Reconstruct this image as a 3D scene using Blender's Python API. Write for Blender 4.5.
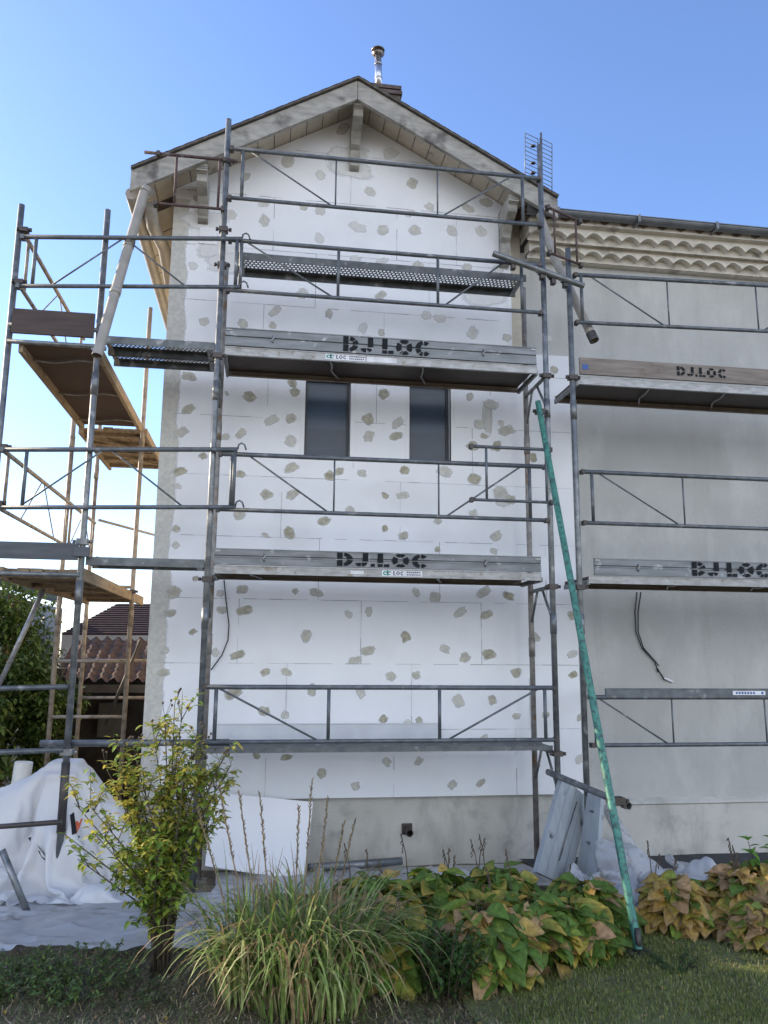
import bpy, math, random
from mathutils import Vector, Matrix, noise
R = math.radians
random.seed(7)
for o in list(bpy.data.objects): bpy.data.objects.remove(o)
scene = bpy.context.scene
col = scene.collection

# ------------------------------------------------------------------ camera
FPX, CAM = 800.0, Vector((.4891, -6.9181, 1.8))
YAW, PITCH, ROLL = .1466, .1785, .0082
FW = Vector((math.sin(YAW)*math.cos(PITCH), math.cos(YAW)*math.cos(PITCH), math.sin(PITCH)))
r0 = Vector((math.cos(YAW), -math.sin(YAW), 0)); u0 = r0.cross(FW)
RT = math.cos(ROLL)*r0 + math.sin(ROLL)*u0
UP = -math.sin(ROLL)*r0 + math.cos(ROLL)*u0
cd = bpy.data.cameras.new('camera'); cam = bpy.data.objects.new('camera', cd); col.objects.link(cam)
M3 = Matrix((RT, UP, -FW)).transposed()
cam.matrix_world = Matrix.Translation(CAM) @ M3.to_4x4()
cd.sensor_fit = 'VERTICAL'; cd.sensor_height = 24; cd.lens = FPX/1024*24
cd.clip_start = .05; cd.clip_end = 3000
scene.camera = cam

# ------------------------------------------------------------------ light
SUN_EL, SUN_A = 21.0, 30.0      # sun low at the left, a little behind the gable plane
sd = Vector((-math.cos(R(SUN_A))*math.cos(R(SUN_EL)), math.sin(R(SUN_A))*math.cos(R(SUN_EL)), math.sin(R(SUN_EL))))
FILL_CLOUD = 8.5
w = bpy.data.worlds.new('World'); scene.world = w; w.use_nodes = True
nt = w.node_tree; nt.nodes.clear()
wo = nt.nodes.new('ShaderNodeOutputWorld'); bg = nt.nodes.new('ShaderNodeBackground')
sky = nt.nodes.new('ShaderNodeTexSky'); sky.sky_type = 'NISHITA'; sky.sun_disc = False
sky.sun_elevation = R(SUN_EL); sky.sun_rotation = math.atan2(sd.x, sd.y)
sky.air_density = 1.0; sky.dust_density = .6; sky.ozone_density = 3.6; sky.altitude = 200
bg.inputs[1].default_value = .15
tint=nt.nodes.new('ShaderNodeVectorMath'); tint.operation='MULTIPLY'; tint.inputs[1].default_value=(.97,.945,1.05)
nt.links.new(sky.outputs[0], tint.inputs[0]); # unseen cloud bank added low behind the photographer to brighten the shaded facade
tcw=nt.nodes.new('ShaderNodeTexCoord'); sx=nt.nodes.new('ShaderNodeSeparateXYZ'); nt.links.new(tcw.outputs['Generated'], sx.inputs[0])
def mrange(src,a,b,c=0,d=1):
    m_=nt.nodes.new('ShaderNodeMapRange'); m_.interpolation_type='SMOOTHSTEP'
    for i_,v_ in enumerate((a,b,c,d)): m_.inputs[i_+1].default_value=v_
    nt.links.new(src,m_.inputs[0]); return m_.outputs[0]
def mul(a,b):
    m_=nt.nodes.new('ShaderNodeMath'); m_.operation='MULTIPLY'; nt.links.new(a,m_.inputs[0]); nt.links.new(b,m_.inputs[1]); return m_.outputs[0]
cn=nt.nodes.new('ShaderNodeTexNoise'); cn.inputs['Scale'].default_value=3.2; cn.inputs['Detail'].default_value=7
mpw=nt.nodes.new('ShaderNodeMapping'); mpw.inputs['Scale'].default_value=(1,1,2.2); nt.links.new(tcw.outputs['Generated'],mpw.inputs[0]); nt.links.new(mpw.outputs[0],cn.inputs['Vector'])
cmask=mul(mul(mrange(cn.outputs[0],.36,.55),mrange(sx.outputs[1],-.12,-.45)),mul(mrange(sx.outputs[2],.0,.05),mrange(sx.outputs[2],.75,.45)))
cmix=nt.nodes.new('ShaderNodeMix'); cmix.data_type='RGBA'; cmix.inputs[7].default_value=(FILL_CLOUD*.95,FILL_CLOUD*.975,FILL_CLOUD*1.0,1)
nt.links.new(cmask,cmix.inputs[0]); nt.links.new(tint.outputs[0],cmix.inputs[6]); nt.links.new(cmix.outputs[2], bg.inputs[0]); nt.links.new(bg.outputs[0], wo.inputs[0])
sl = bpy.data.lights.new('sun', 'SUN'); sl.energy = 4.0; sl.angle = R(.5); sl.color = (1, .82, .58)
so = bpy.data.objects.new('sun', sl); col.objects.link(so)
so.rotation_euler = sd.to_track_quat('Z', 'Y').to_euler()
scene.view_settings.view_transform = 'Standard'; scene.view_settings.look = 'None'
scene.view_settings.gamma = 1; scene.view_settings.use_curve_mapping = False
scene.view_settings.exposure = 1.17

# ------------------------------------------------------------------ helpers
def ray(x, y): return FW + RT*((x-384)/FPX) + UP*((512-y)/FPX)
def at(x, y, Y):
    d = ray(x, y); return CAM + d*((Y-CAM.y)/d.y)
def atz(x, y, Z):
    d = ray(x, y); return CAM + d*((Z-CAM.z)/d.z)

class MB:
    def __init__(s): s.v=[]; s.f=[]; s.m=[]; s.s=[]; s.c=[]
    def quad(s, pts, mi=0, sm=False, col=None):
        n=len(s.v); s.v += [tuple(p) for p in pts]; s.f.append(tuple(range(n, n+len(pts)))); s.m.append(mi); s.s.append(sm)
        s.c += [col or (1,1,1,1)]*len(pts)
    def mesh(s, vs, fs, mi=0, sm=True, cols=None):
        n=len(s.v); s.v += [tuple(p) for p in vs]; s.f += [tuple(i+n for i in f) for f in fs]
        s.m += [mi]*len(fs); s.s += [sm]*len(fs)
        s.c += (cols if cols else [(1,1,1,1)]*len(vs))
    def box(s, lo, hi, mi=0, b=0):
        x0,y0,z0=lo; x1,y1,z1=hi
        s.obox(Vector(((x0+x1)/2,(y0+y1)/2,(z0+z1)/2)), Vector(((x1-x0)/2,0,0)), Vector((0,(y1-y0)/2,0)), Vector((0,0,(z1-z0)/2)), mi)
    def obox(s, c, a, b, d, mi=0):
        vs=[c+a*i+b*j+d*k for i in (-1,1) for j in (-1,1) for k in (-1,1)]
        fs=[(0,1,3,2),(4,6,7,5),(0,4,5,1),(2,3,7,6),(0,2,6,4),(1,5,7,3)]
        s.mesh(vs, fs, mi, False)
    def beam(s, p0, p1, w_, h, mi=0, up=Vector((0,0,1))):
        p0=Vector(p0); p1=Vector(p1); d=(p1-p0); t=d.normalized(); sd_=t.cross(up).normalized(); u_=sd_.cross(t)
        s.obox((p0+p1)/2, d/2, sd_*w_/2, u_*h/2, mi)
    def tube(s, pts, r, n=10, mi=0, cap=True, rs=None):
        pts=[Vector(p) for p in pts]; k=len(pts); vs=[]; fs=[]
        t=(pts[1]-pts[0]).normalized(); a=t.orthogonal().normalized()
        for i,p in enumerate(pts):
            tt=((pts[min(i+1,k-1)]-pts[max(i-1,0)])).normalized()
            a=(a-tt*a.dot(tt)).normalized(); b=tt.cross(a); rr=rs[i] if rs else r
            for j in range(n):
                q=2*math.pi*j/n; vs.append(p+a*math.cos(q)*rr+b*math.sin(q)*rr)
        for i in range(k-1):
            for j in range(n):
                fs.append((i*n+j, i*n+(j+1)%n, (i+1)*n+(j+1)%n, (i+1)*n+j))
        s.mesh(vs, fs, mi, True)
        if cap:
            n0=len(s.v)-k*n
            s.f.append(tuple(n0+j for j in reversed(range(n)))); s.f.append(tuple(n0+(k-1)*n+j for j in range(n)))
            s.m+=[mi,mi]; s.s+=[False,False]
    def pipe(s, pts, r, th=.004, n=20, mi=0):     # hollow pipe
        s.tube(pts, r, n, mi, False); s.tube(pts, r-th, n, mi, False)
        for e,o in ((0,1),(-1,-2)):
            p=Vector(pts[e]); t=(Vector(pts[o])-p).normalized(); a=t.orthogonal().normalized(); b=t.cross(a)
            vs=[]; 
            for j in range(n):
                q=2*math.pi*j/n; dr=a*math.cos(q)+b*math.sin(q); vs += [p+dr*r, p+dr*(r-th)]
            s.mesh(vs, [(2*j,2*j+1,(2*j+3)%(2*n),(2*j+2)%(2*n)) for j in range(n)], mi, False)
    def build(s, name, mats, parent=None):
        me=bpy.data.meshes.new(name); me.from_pydata(s.v, [], s.f)
        for m in (mats if isinstance(mats,(list,tuple)) else [mats]): me.materials.append(m)
        me.polygons.foreach_set('material_index', s.m); me.polygons.foreach_set('use_smooth', s.s)
        if any(c!=(1,1,1,1) for c in s.c):
            ca=me.color_attributes.new('col','FLOAT_COLOR','POINT')
            ca.data.foreach_set('color', [x for c in s.c for x in c])
        me.update()
        o=bpy.data.objects.new(name, me); col.objects.link(o)
        if parent: o.parent=parent; o.matrix_parent_inverse = parent.matrix_basis.inverted()
        return o
def tag(o, label, cat, group=None, kind=None):
    if label: o['label']=label
    if cat: o['category']=cat
    if group: o['group']=group
    if kind: o['kind']=kind
    return o
def thing(name, label, cat, loc=(0,0,0), group=None):
    o=bpy.data.objects.new(name, None); o.empty_display_size=.2; col.objects.link(o); o.location=loc
    return tag(o, label, cat, group)

# ------------------------------------------------------------------ materials
def mat(name, c1, c2=None, scale=8, rough=.7, metal=0, bump=0, bscale=None, detail=6, spots=None, stretch=None, spec=.5, lohi=(.35,.65), trans=0):
    m=bpy.data.materials.new(name); m.use_nodes=True; t=m.node_tree; b=t.nodes['Principled BSDF']
    b.inputs['Roughness'].default_value=rough; b.inputs['Metallic'].default_value=metal
    b.inputs['Specular IOR Level'].default_value=spec
    tc=t.nodes.new('ShaderNodeTexCoord'); src=tc.outputs['Object']
    if stretch:
        mp=t.nodes.new('ShaderNodeMapping'); mp.inputs['Scale'].default_value=stretch
        t.links.new(src, mp.inputs[0]); src=mp.outputs[0]
    c1=(*c1,1); c2=(*(c2 or [x*.75 for x in c1[:3]]),1)
    n=t.nodes.new('ShaderNodeTexNoise'); n.inputs['Scale'].default_value=scale; n.inputs['Detail'].default_value=detail
    t.links.new(src, n.inputs['Vector'])
    cr=t.nodes.new('ShaderNodeValToRGB'); cr.color_ramp.elements[0].position=lohi[0]; cr.color_ramp.elements[1].position=lohi[1]
    cr.color_ramp.elements[0].color=c1; cr.color_ramp.elements[1].color=c2
    t.links.new(n.outputs[0], cr.inputs[0]); out=cr.outputs[0]
    if spots:
        sc, cc, lo, hi = spots
        n2=t.nodes.new('ShaderNodeTexNoise'); n2.inputs['Scale'].default_value=sc; n2.inputs['Detail'].default_value=8
        t.links.new(tc.outputs['Object'], n2.inputs['Vector'])
        mr=t.nodes.new('ShaderNodeMapRange'); mr.inputs[1].default_value=lo; mr.inputs[2].default_value=hi
        t.links.new(n2.outputs[0], mr.inputs[0])
        mx=t.nodes.new('ShaderNodeMix'); mx.data_type='RGBA'; mx.inputs[7].default_value=(*cc,1)
        t.links.new(mr.outputs[0], mx.inputs[0]); t.links.new(out, mx.inputs[6]); out=mx.outputs[2]
    t.links.new(out, b.inputs['Base Color'])
    if bump:
        n3=t.nodes.new('ShaderNodeTexNoise'); n3.inputs['Scale'].default_value=bscale or scale*4; n3.inputs['Detail'].default_value=6
        t.links.new(src, n3.inputs['Vector'])
        bp=t.nodes.new('ShaderNodeBump'); bp.inputs['Strength'].default_value=bump; bp.inputs['Distance'].default_value=.01
        t.links.new(n3.outputs[0], bp.inputs['Height']); t.links.new(bp.outputs[0], b.inputs['Normal'])
    if trans:
        b.inputs['Transmission Weight'].default_value=0
        tr=t.nodes.new('ShaderNodeBsdfTranslucent'); t.links.new(out, tr.inputs[0])
        ms=t.nodes.new('ShaderNodeMixShader'); ms.inputs[0].default_value=trans
        t.links.new(b.outputs[0], ms.inputs[1]); t.links.new(tr.outputs[0], ms.inputs[2])
        t.links.new(ms.outputs[0], t.nodes['Material Output'].inputs[0])
    return m
def see_through(m, amt):
    t=m.node_tree; out=t.nodes['Material Output']; src=out.inputs[0].links[0].from_socket
    tp=t.nodes.new('ShaderNodeBsdfTransparent'); ms=t.nodes.new('ShaderNodeMixShader'); ms.inputs[0].default_value=amt
    t.links.new(src,ms.inputs[1]); t.links.new(tp.outputs[0],ms.inputs[2]); t.links.new(ms.outputs[0],out.inputs[0])
def leafmat(name, rough=.5, trans=.3):   # colour of each leaf comes from its own vertex colour
    m=bpy.data.materials.new(name); m.use_nodes=True; t=m.node_tree; b=t.nodes['Principled BSDF']
    a=t.nodes.new('ShaderNodeVertexColor'); a.layer_name='col'
    tc=t.nodes.new('ShaderNodeTexCoord'); n=t.nodes.new('ShaderNodeTexNoise'); n.inputs['Scale'].default_value=35; n.inputs['Detail'].default_value=5
    t.links.new(tc.outputs['Object'], n.inputs['Vector'])
    mr=t.nodes.new('ShaderNodeMapRange'); mr.inputs[3].default_value=.65; mr.inputs[4].default_value=1.3; mr.inputs[1].default_value=.3; mr.inputs[2].default_value=.7
    t.links.new(n.outputs[0], mr.inputs[0])
    mx=t.nodes.new('ShaderNodeVectorMath'); mx.operation='SCALE'; t.links.new(a.outputs[0], mx.inputs[0]); t.links.new(mr.outputs[0], mx.inputs['Scale'])
    t.links.new(mx.outputs[0], b.inputs['Base Color']); b.inputs['Roughness'].default_value=rough
    b.inputs['Specular IOR Level'].default_value=.35
    tr=t.nodes.new('ShaderNodeBsdfTranslucent'); t.links.new(mx.outputs[0], tr.inputs[0])
    ms=t.nodes.new('ShaderNodeMixShader'); ms.inputs[0].default_value=trans
    t.links.new(b.outputs[0], ms.inputs[1]); t.links.new(tr.outputs[0], ms.inputs[2])
    t.links.new(ms.outputs[0], t.nodes['Material Output'].inputs[0])
    return m

INS=(.80,.81,.83)
def insulation_mat():
    m=mat('insulation', INS, (.77,.78,.80), 3, .85, bump=.15, bscale=300, spots=(1.1,(.66,.66,.66),.52,.8))
    return m
m_ins=insulation_mat()
def patch_mat():      # adhesive trowelled on the boards: ragged where the vertex mask falls off
    m=bpy.data.materials.new('adhesive'); m.use_nodes=True; t=m.node_tree; b=t.nodes['Principled BSDF']; b.inputs['Roughness'].default_value=.9
    a=t.nodes.new('ShaderNodeVertexColor'); a.layer_name='col'
    tc=t.nodes.new('ShaderNodeTexCoord'); n=t.nodes.new('ShaderNodeTexNoise'); n.inputs['Scale'].default_value=30; n.inputs['Detail'].default_value=6; n.inputs['Roughness'].default_value=.6
    t.links.new(tc.outputs['Object'], n.inputs['Vector'])
    sep=t.nodes.new('ShaderNodeSeparateColor'); t.links.new(a.outputs[0], sep.inputs[0])
    ad=t.nodes.new('ShaderNodeMath'); ad.operation='MULTIPLY_ADD'; ad.inputs[1].default_value=.38; t.links.new(n.outputs[0], ad.inputs[0]); t.links.new(sep.outputs[0], ad.inputs[2])
    mr=t.nodes.new('ShaderNodeMapRange'); mr.inputs[1].default_value=.40; mr.inputs[2].default_value=.80; t.links.new(ad.outputs[0], mr.inputs[0])
    n2=t.nodes.new('ShaderNodeTexNoise'); n2.inputs['Scale'].default_value=30; t.links.new(tc.outputs['Object'], n2.inputs['Vector'])
    cr=t.nodes.new('ShaderNodeValToRGB'); cr.color_ramp.elements[0].color=(.26,.24,.17,1); cr.color_ramp.elements[1].color=(.44,.41,.30,1)
    cr.color_ramp.elements[0].position=.35; cr.color_ramp.elements[1].position=.7
    t.links.new(n2.outputs[0], cr.inputs[0])
    mu=t.nodes.new('ShaderNodeMath'); mu.operation='MULTIPLY'; t.links.new(mr.outputs[0], mu.inputs[0]); t.links.new(sep.outputs[1], mu.inputs[1])
    mx=t.nodes.new('ShaderNodeMix'); mx.data_type='RGBA'; mx.inputs[6].default_value=(*INS,1)
    t.links.new(mu.outputs[0], mx.inputs[0]); t.links.new(cr.outputs[0], mx.inputs[7]); t.links.new(mx.outputs[2], b.inputs['Base Color'])
    # outside the ragged edge nothing is there
    tp=t.nodes.new('ShaderNodeBsdfTransparent'); ms=t.nodes.new('ShaderNodeMixShader')
    t.links.new(mr.outputs[0], ms.inputs[0]); t.links.new(tp.outputs[0], ms.inputs[1]); t.links.new(b.outputs[0], ms.inputs[2])
    t.links.new(ms.outputs[0], t.nodes['Material Output'].inputs[0])
    return m
m_adh=patch_mat()
m_joint=mat('board_joint',(.36,.37,.39))
m_render=mat('grey_render',(.47,.47,.45),(.42,.42,.40),1.6,.92,bump=.5,bscale=120,spots=(26,(.42,.41,.38),.58,.8))
def add_streaks(m, c, scale=(5,5,.5), lo=.52, hi=.75, amt=.6):
    t=m.node_tree; b=t.nodes['Principled BSDF']; src=b.inputs['Base Color'].links[0].from_socket
    tc=t.nodes.new('ShaderNodeTexCoord'); mp=t.nodes.new('ShaderNodeMapping'); mp.inputs['Scale'].default_value=scale
    n=t.nodes.new('ShaderNodeTexNoise'); n.inputs['Scale'].default_value=1; n.inputs['Detail'].default_value=8; n.inputs['Roughness'].default_value=.65
    t.links.new(tc.outputs['Object'],mp.inputs[0]); t.links.new(mp.outputs[0],n.inputs['Vector'])
    mr=t.nodes.new('ShaderNodeMapRange'); mr.inputs[1].default_value=lo; mr.inputs[2].default_value=hi; mr.inputs[4].default_value=amt; t.links.new(n.outputs[0],mr.inputs[0])
    mx=t.nodes.new('ShaderNodeMix'); mx.data_type='RGBA'; mx.inputs[7].default_value=(*c,1); t.links.new(mr.outputs[0],mx.inputs[0]); t.links.new(src,mx.inputs[6]); t.links.new(mx.outputs[2],b.inputs['Base Color'])
add_streaks(m_render,(.36,.355,.33)); add_streaks(m_render,(.60,.60,.57),(2.2,2.2,1.1),.52,.7,.5)
m_render_g=mat('plinth_render',(.52,.51,.47),(.45,.44,.40),2.5,.92,bump=.5,bscale=90,spots=(5,(.27,.265,.25),.55,.8))
add_streaks(m_render_g,(.24,.235,.21),(3,3,1.2),.5,.72,.7)
m_cream=mat('cream_render',(.58,.53,.44),(.50,.46,.38),4,.9,bump=.4,bscale=60,spots=(3,(.3,.27,.22),.55,.75))
m_genoise=mat('genoise_tile',(.70,.66,.58),(.60,.56,.49),9,.85,bump=.5,bscale=60,spots=(6,(.28,.25,.21),.58,.75))
m_barge=mat('weathered_board',(.40,.38,.34),(.27,.26,.235),7,.85,bump=.5,bscale=50,spots=(4,(.13,.12,.11),.56,.68),stretch=(1,1,3))
m_soffit=mat('soffit_board',(.62,.56,.46),(.50,.45,.37),5,.8,spots=(6,(.2,.17,.13),.6,.75))
m_roofdark=mat('dark_roof_edge',(.15,.135,.12),(.09,.08,.07),20,.9)
m_tile=mat('roof_tile',(.13,.075,.05),(.06,.04,.032),12,.85,bump=.4,bscale=60,spots=(9,(.05,.045,.04),.5,.7))
m_tile2=mat('far_roof_tile',(.065,.04,.042),(.045,.03,.032),8,.8)
m_brick=mat('chimney_brick',(.13,.10,.09),(.07,.055,.05),14,.9,bump=.5)
m_steel=mat('galvanised_steel',(.24,.25,.25),(.13,.14,.145),14,.45,.55,bump=.12,bscale=90,spots=(9,(.42,.42,.41),.6,.72),detail=8)
m_steel_d=mat('dull_steel_tube',(.15,.165,.175),(.10,.11,.12),14,.5,.45,bump=.12,bscale=90,spots=(9,(.3,.3,.3),.62,.74))
m_steel_w=mat('worn_steel',(.31,.30,.28),(.19,.175,.16),14,.55,.4,bump=.12,bscale=90,spots=(11,(.22,.14,.09),.55,.68))
m_rust=mat('rusty_tube',(.11,.07,.065),(.07,.045,.04),18,.7,.3,spots=(20,(.2,.2,.2),.6,.7))
m_dark=mat('dark_coupler',(.06,.06,.06),(.1,.08,.07),20,.55,.6)
m_alu=mat('aluminium_beam',(.36,.36,.36),(.24,.24,.235),10,.45,.5,bump=.1,spots=(16,(.2,.17,.14),.58,.72),stretch=(1,3,3))
m_toe=mat('aluminium_toe_board',(.20,.21,.22),(.13,.14,.145),6,.45,.5,spots=(12,(.42,.43,.43),.6,.75),stretch=(.6,2,3))
m_ply=mat('dark_plywood',(.035,.025,.02),(.055,.038,.03),5,.6,spots=(70,(.25,.2,.16),.72,.76))
m_wood=mat('scaffold_board',(.27,.235,.205),(.18,.15,.13),3,.8,bump=.4,bscale=40,stretch=(1,1,8),spots=(8,(.14,.10,.07),.58,.75))
m_woodY=mat('timber_planks',(.34,.26,.17),(.22,.165,.11),4,.8,bump=.4,bscale=40,stretch=(6,1,6),spots=(8,(.13,.09,.06),.58,.72))
m_browntoe=mat('brown_toe_board',(.075,.052,.045),(.05,.035,.03),3,.7,stretch=(1,1,8),spots=(9,(.16,.13,.12),.62,.75))
m_greytoe=mat('grey_toe_board',(.10,.11,.12),(.07,.075,.085),3,.7,stretch=(1,1,8))
m_green=mat('green_painted_tube',(.07,.24,.18),(.04,.17,.13),12,.5,.1,bump=.2,spots=(34,(.035,.09,.075),.5,.6))
m_pvc=mat('beige_pvc',(.34,.31,.27),(.27,.25,.21),8,.45,spots=(7,(.28,.25,.21),.58,.75))
m_gutter=mat('grey_gutter',(.17,.18,.19),(.12,.13,.14),6,.45,.3)
m_frame=mat('window_frame',(.035,.04,.05),rough=.4)
m_surround=mat('window_surround',(.80,.80,.81),(.75,.75,.76),4,.7)
m_black=mat('black_cable',(.015,.015,.015),rough=.5)
m_white=mat('white_plastic_sheet',(.80,.80,.80),(.74,.74,.75),3,.4,bump=.6,bscale=9,trans=.25)
m_film=mat('milky_film',(.66,.67,.68),(.54,.55,.57),4,.22,bump=.6,bscale=11,trans=.3,spots=(14,(.30,.28,.25),.58,.75))
see_through(m_film,.2)
m_dirtyfilm=mat('dirty_film',(.76,.76,.76),(.64,.64,.65),4,.25,bump=.6,bscale=11,trans=.3,spots=(4.5,(.24,.21,.17),.58,.74)); see_through(m_dirtyfilm,.22)
m_ink=mat('stencil_ink',(.010,.012,.015),(.02,.022,.026),30,.8,spec=.2)
m_teal=mat('teal_print',(.02,.30,.26),rough=.5); m_navy=mat('navy_print',(.03,.03,.12),rough=.5)
m_orange=mat('orange_print',(.65,.12,.04),rough=.5); m_label=mat('label_white',(.75,.76,.78),rough=.5); m_blue=mat('blue_print',(.03,.10,.35),rough=.5)
m_shutter=mat('blue_grey_shutter',(.33,.36,.38),(.28,.31,.33),5,.6,bump=.15,spots=(10,(.16,.17,.18),.62,.75),stretch=(4,1,1))
m_groove=mat('groove',(.13,.15,.17))
m_soil=mat('soil',(.20,.16,.11),(.11,.09,.065),9,.95,bump=1,bscale=40,spots=(18,(.19,.15,.10),.55,.7))
m_lawn=mat('lawn_soil',(.15,.17,.05),(.11,.11,.05),6,.95,bump=1,bscale=60)
m_asphalt=mat('old_asphalt',(.045,.045,.05),(.03,.03,.033),12,.9,bump=.6,bscale=80,spots=(6,(.09,.09,.09),.6,.75))
m_leaf=leafmat('leaf',.5,.4); m_blade=leafmat('grass_blade',.55,.3); m_crown=leafmat('tree_leaf',.5,.3)
m_bark=mat('bark',(.09,.07,.045),(.05,.04,.03),20,.9,bump=.5)
m_stalk=mat('dry_stalk',(.12,.09,.06),(.06,.045,.035),30,.9)
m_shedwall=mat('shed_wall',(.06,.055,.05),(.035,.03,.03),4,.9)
m_farwall=mat('neighbour_wall',(.35,.35,.35),(.28,.28,.28),3,.9)
m_redbrick=mat('red_brick',(.22,.06,.04),(.15,.04,.03),10,.9)
m_dull=mat('dull_dark',(.03,.03,.032),rough=.8)
def glass_mat():
    m=bpy.data.materials.new('window_glass'); m.use_nodes=True; b=m.node_tree.nodes['Principled BSDF']
    b.inputs['Base Color'].default_value=(.05,.075,.11,1); b.inputs['Roughness'].default_value=.3; b.inputs['IOR'].default_value=1.45
    b.inputs['Specular IOR Level'].default_value=.35
    return m
m_glass=mat('window_glass',(.045,.075,.12),(.025,.042,.07),2.2,.25,stretch=(.15,.15,2.4),spec=.4,detail=2,lohi=(.42,.58))

# ------------------------------------------------------------------ ground
def gz(x, y):
    z=-.12*min(1,max(0,(y+1.5)/2))
    if x<-.8: 
        k=min(1,max(0,(y-1)/5)); z-=.9*k*min(1,(-.8-x)/1.5)
    return z
def grid_obj(name, x0,x1,nx,y0,y1,ny,fz,mats,sel=None):
    mb=MB(); vs=[]; fs=[]
    for j in range(ny+1):
        for i in range(nx+1):
            x=x0+(x1-x0)*i/nx; y=y0+(y1-y0)*j/ny; vs.append((x,y,fz(x,y)))
    for j in range(ny):
        for i in range(nx):
            a=j*(nx+1)+i; fs.append((a,a+1,a+nx+2,a+nx+1))
    mb.mesh(vs,fs,0,True); return mb.build(name,mats)
def fground(x,y):
    near = (-4<x<7 and -7.5<y<2)
    return gz(x,y)+(.025*noise.noise(Vector((x*3,y*3,0)))+.012*noise.noise(Vector((x*11,y*11,3))) if near else 0)-.01
mb=MB(); vs=[]; fs=[]
xs=[-600,-200,-60,-25,-12]+[-8+i*.12 for i in range(142)]+[12,25,60,200,600]
ys=[-300,-100,-40,-18]+[-9+i*.12 for i in range(142)]+[12,25,60,200,900]
for y in ys:
    for x in xs: vs.append((x,y,fground(x,y)))
nx=len(xs)
for j in range(len(ys)-1):
    for i in range(nx-1):
        a=j*nx+i; fs.append((a,a+1,a+nx+1,a+nx))
mb.mesh(vs,fs,0,True); g=mb.build('ground',m_soil); tag(g,None,None,kind='structure')
# asphalt strip along the right wall
o=grid_obj('pavement',3.0,14,60,-1.0,.97,24,lambda x,y: gz(x,y)+.02+.008*noise.noise(Vector((x*2,y*2,7))),m_asphalt); tag(o,None,None,kind='structure')
# lawn soil
o=grid_obj('lawn',1.6,9,60,-8,-1.25,60,lambda x,y: gz(x,y)+.014+.02*noise.noise(Vector((x*3,y*3,0))),m_lawn); tag(o,None,None,kind='structure')

# ------------------------------------------------------------------ gable house
YB, YI = .97, .85          # rendered wall, face of the insulation boards
XL, XR = -.57, 3.62
APX, APZ = 1.26, 7.46      # underside of the roof at the apex
def soff(x):               # soffit underside height
    return APZ-(APX-x)*.574 if x<APX else APZ-(x-APX)*.535
house=thing('gable_house','narrow rendered house with white insulation boards on its gable and a pitched tiled roof','house',(1.5,3,0))
mb=MB()
def prism(mb, prof, y0, y1, mi=0):      # profile in XZ extruded along Y
    n=len(prof); a=[(x,y0,z) for x,z in prof]; b=[(x,y1,z) for x,z in prof]
    mb.quad(a,mi); mb.quad(list(reversed(b)),mi)
    for i in range(n):
        j=(i+1)%n; mb.quad([a[i],b[i],b[j],a[j]],mi)
def yz_prism(mb, prof, x0, x1, mi=0):
    n=len(prof); a=[(x0,y,z) for y,z in prof]; b=[(x1,y,z) for y,z in prof]
    mb.quad(a,mi); mb.quad(list(reversed(b)),mi)
    for i in range(n):
        j=(i+1)%n; mb.quad([a[i],b[i],b[j],a[j]],mi)
# wall behind (has window openings hidden by dark room boxes)
wins=[(at(307,0,YI).x if False else .825,1.285,3.74,4.60),(1.89,2.325,3.74,4.61)]
XW=3.15                     # body of the house stops here, next house begins
def wall_with_holes(mb, x0,x1,z0,ztop,y, holes, mi=0):
    xs=sorted({x0,x1,APX}|{h[0] for h in holes}|{h[1] for h in holes}); xs=[x for x in xs if x0<=x<=x1]
    for a,b in zip(xs,xs[1:]):
        hs=[h for h in holes if h[0]<=a+1e-6 and h[1]>=b-1e-6]
        if not hs: mb.quad([(a,y,z0),(b,y,z0),(b,y,ztop(b)),(a,y,ztop(a))],mi)
        else:
            h=hs[0]; mb.quad([(a,y,z0),(b,y,z0),(b,y,h[2]),(a,y,h[2])],mi); mb.quad([(a,y,h[3]),(b,y,h[3]),(b,y,ztop(b)),(a,y,ztop(a))],mi)
wall_with_holes(mb, XL,XW,-1.2,lambda x:soff(x)+.155,YB,wins)
mb.quad([(XL,YB,-1.2),(XL,YB,soff(XL)+.1),(XL,7,soff(XL)+.1),(XL,7,-1.2)])
mb.quad([(XW,YB,-.3),(XW,7,-.3),(XW,7,soff(XW)+.1),(XW,YB,soff(XW)+.1)])
prism(mb,[(XL,-1),(XW,-1),(XW,soff(XW)),(APX,APZ),(XL,soff(XL))],6.9,7)
mb.build('wall',m_cream,house)
# insulation cladding, boards with joints and adhesive pats
mb=MB()
IB=.50; XT=3.0              # bottom edge; above z 5.0 the boards stop at XT
ZS=4.98
def ins_top(x): return soff(x)+.115
wall_with_holes(mb, XL-.0,XT,IB,ins_top,YI,wins)
mb.quad([(XT,YI,IB),(XR,YI,IB),(XR,YI,ZS),(XT,YI,ZS)])
mb.quad([(XR,YI,IB),(XR,YB,IB),(XR,YB,ZS),(XR,YI,ZS)]); mb.quad([(XT,YI,ZS),(XR,YI,ZS),(XR,YB,ZS),(XT,YB,ZS)])
mb.quad([(XT,YI,ZS),(XT,YB,ZS),(XT,YB,soff(XT)+.05),(XT,YI,soff(XT)+.05)])
mb.quad([(XL,YI,IB),(XL,YI,ins_top(XL)),(XL,YB,ins_top(XL)),(XL,YB,IB)])
mb.quad([(XL,YI,IB),(XR,YI,IB),(XR,YB,IB),(XL,YB,IB)])
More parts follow.
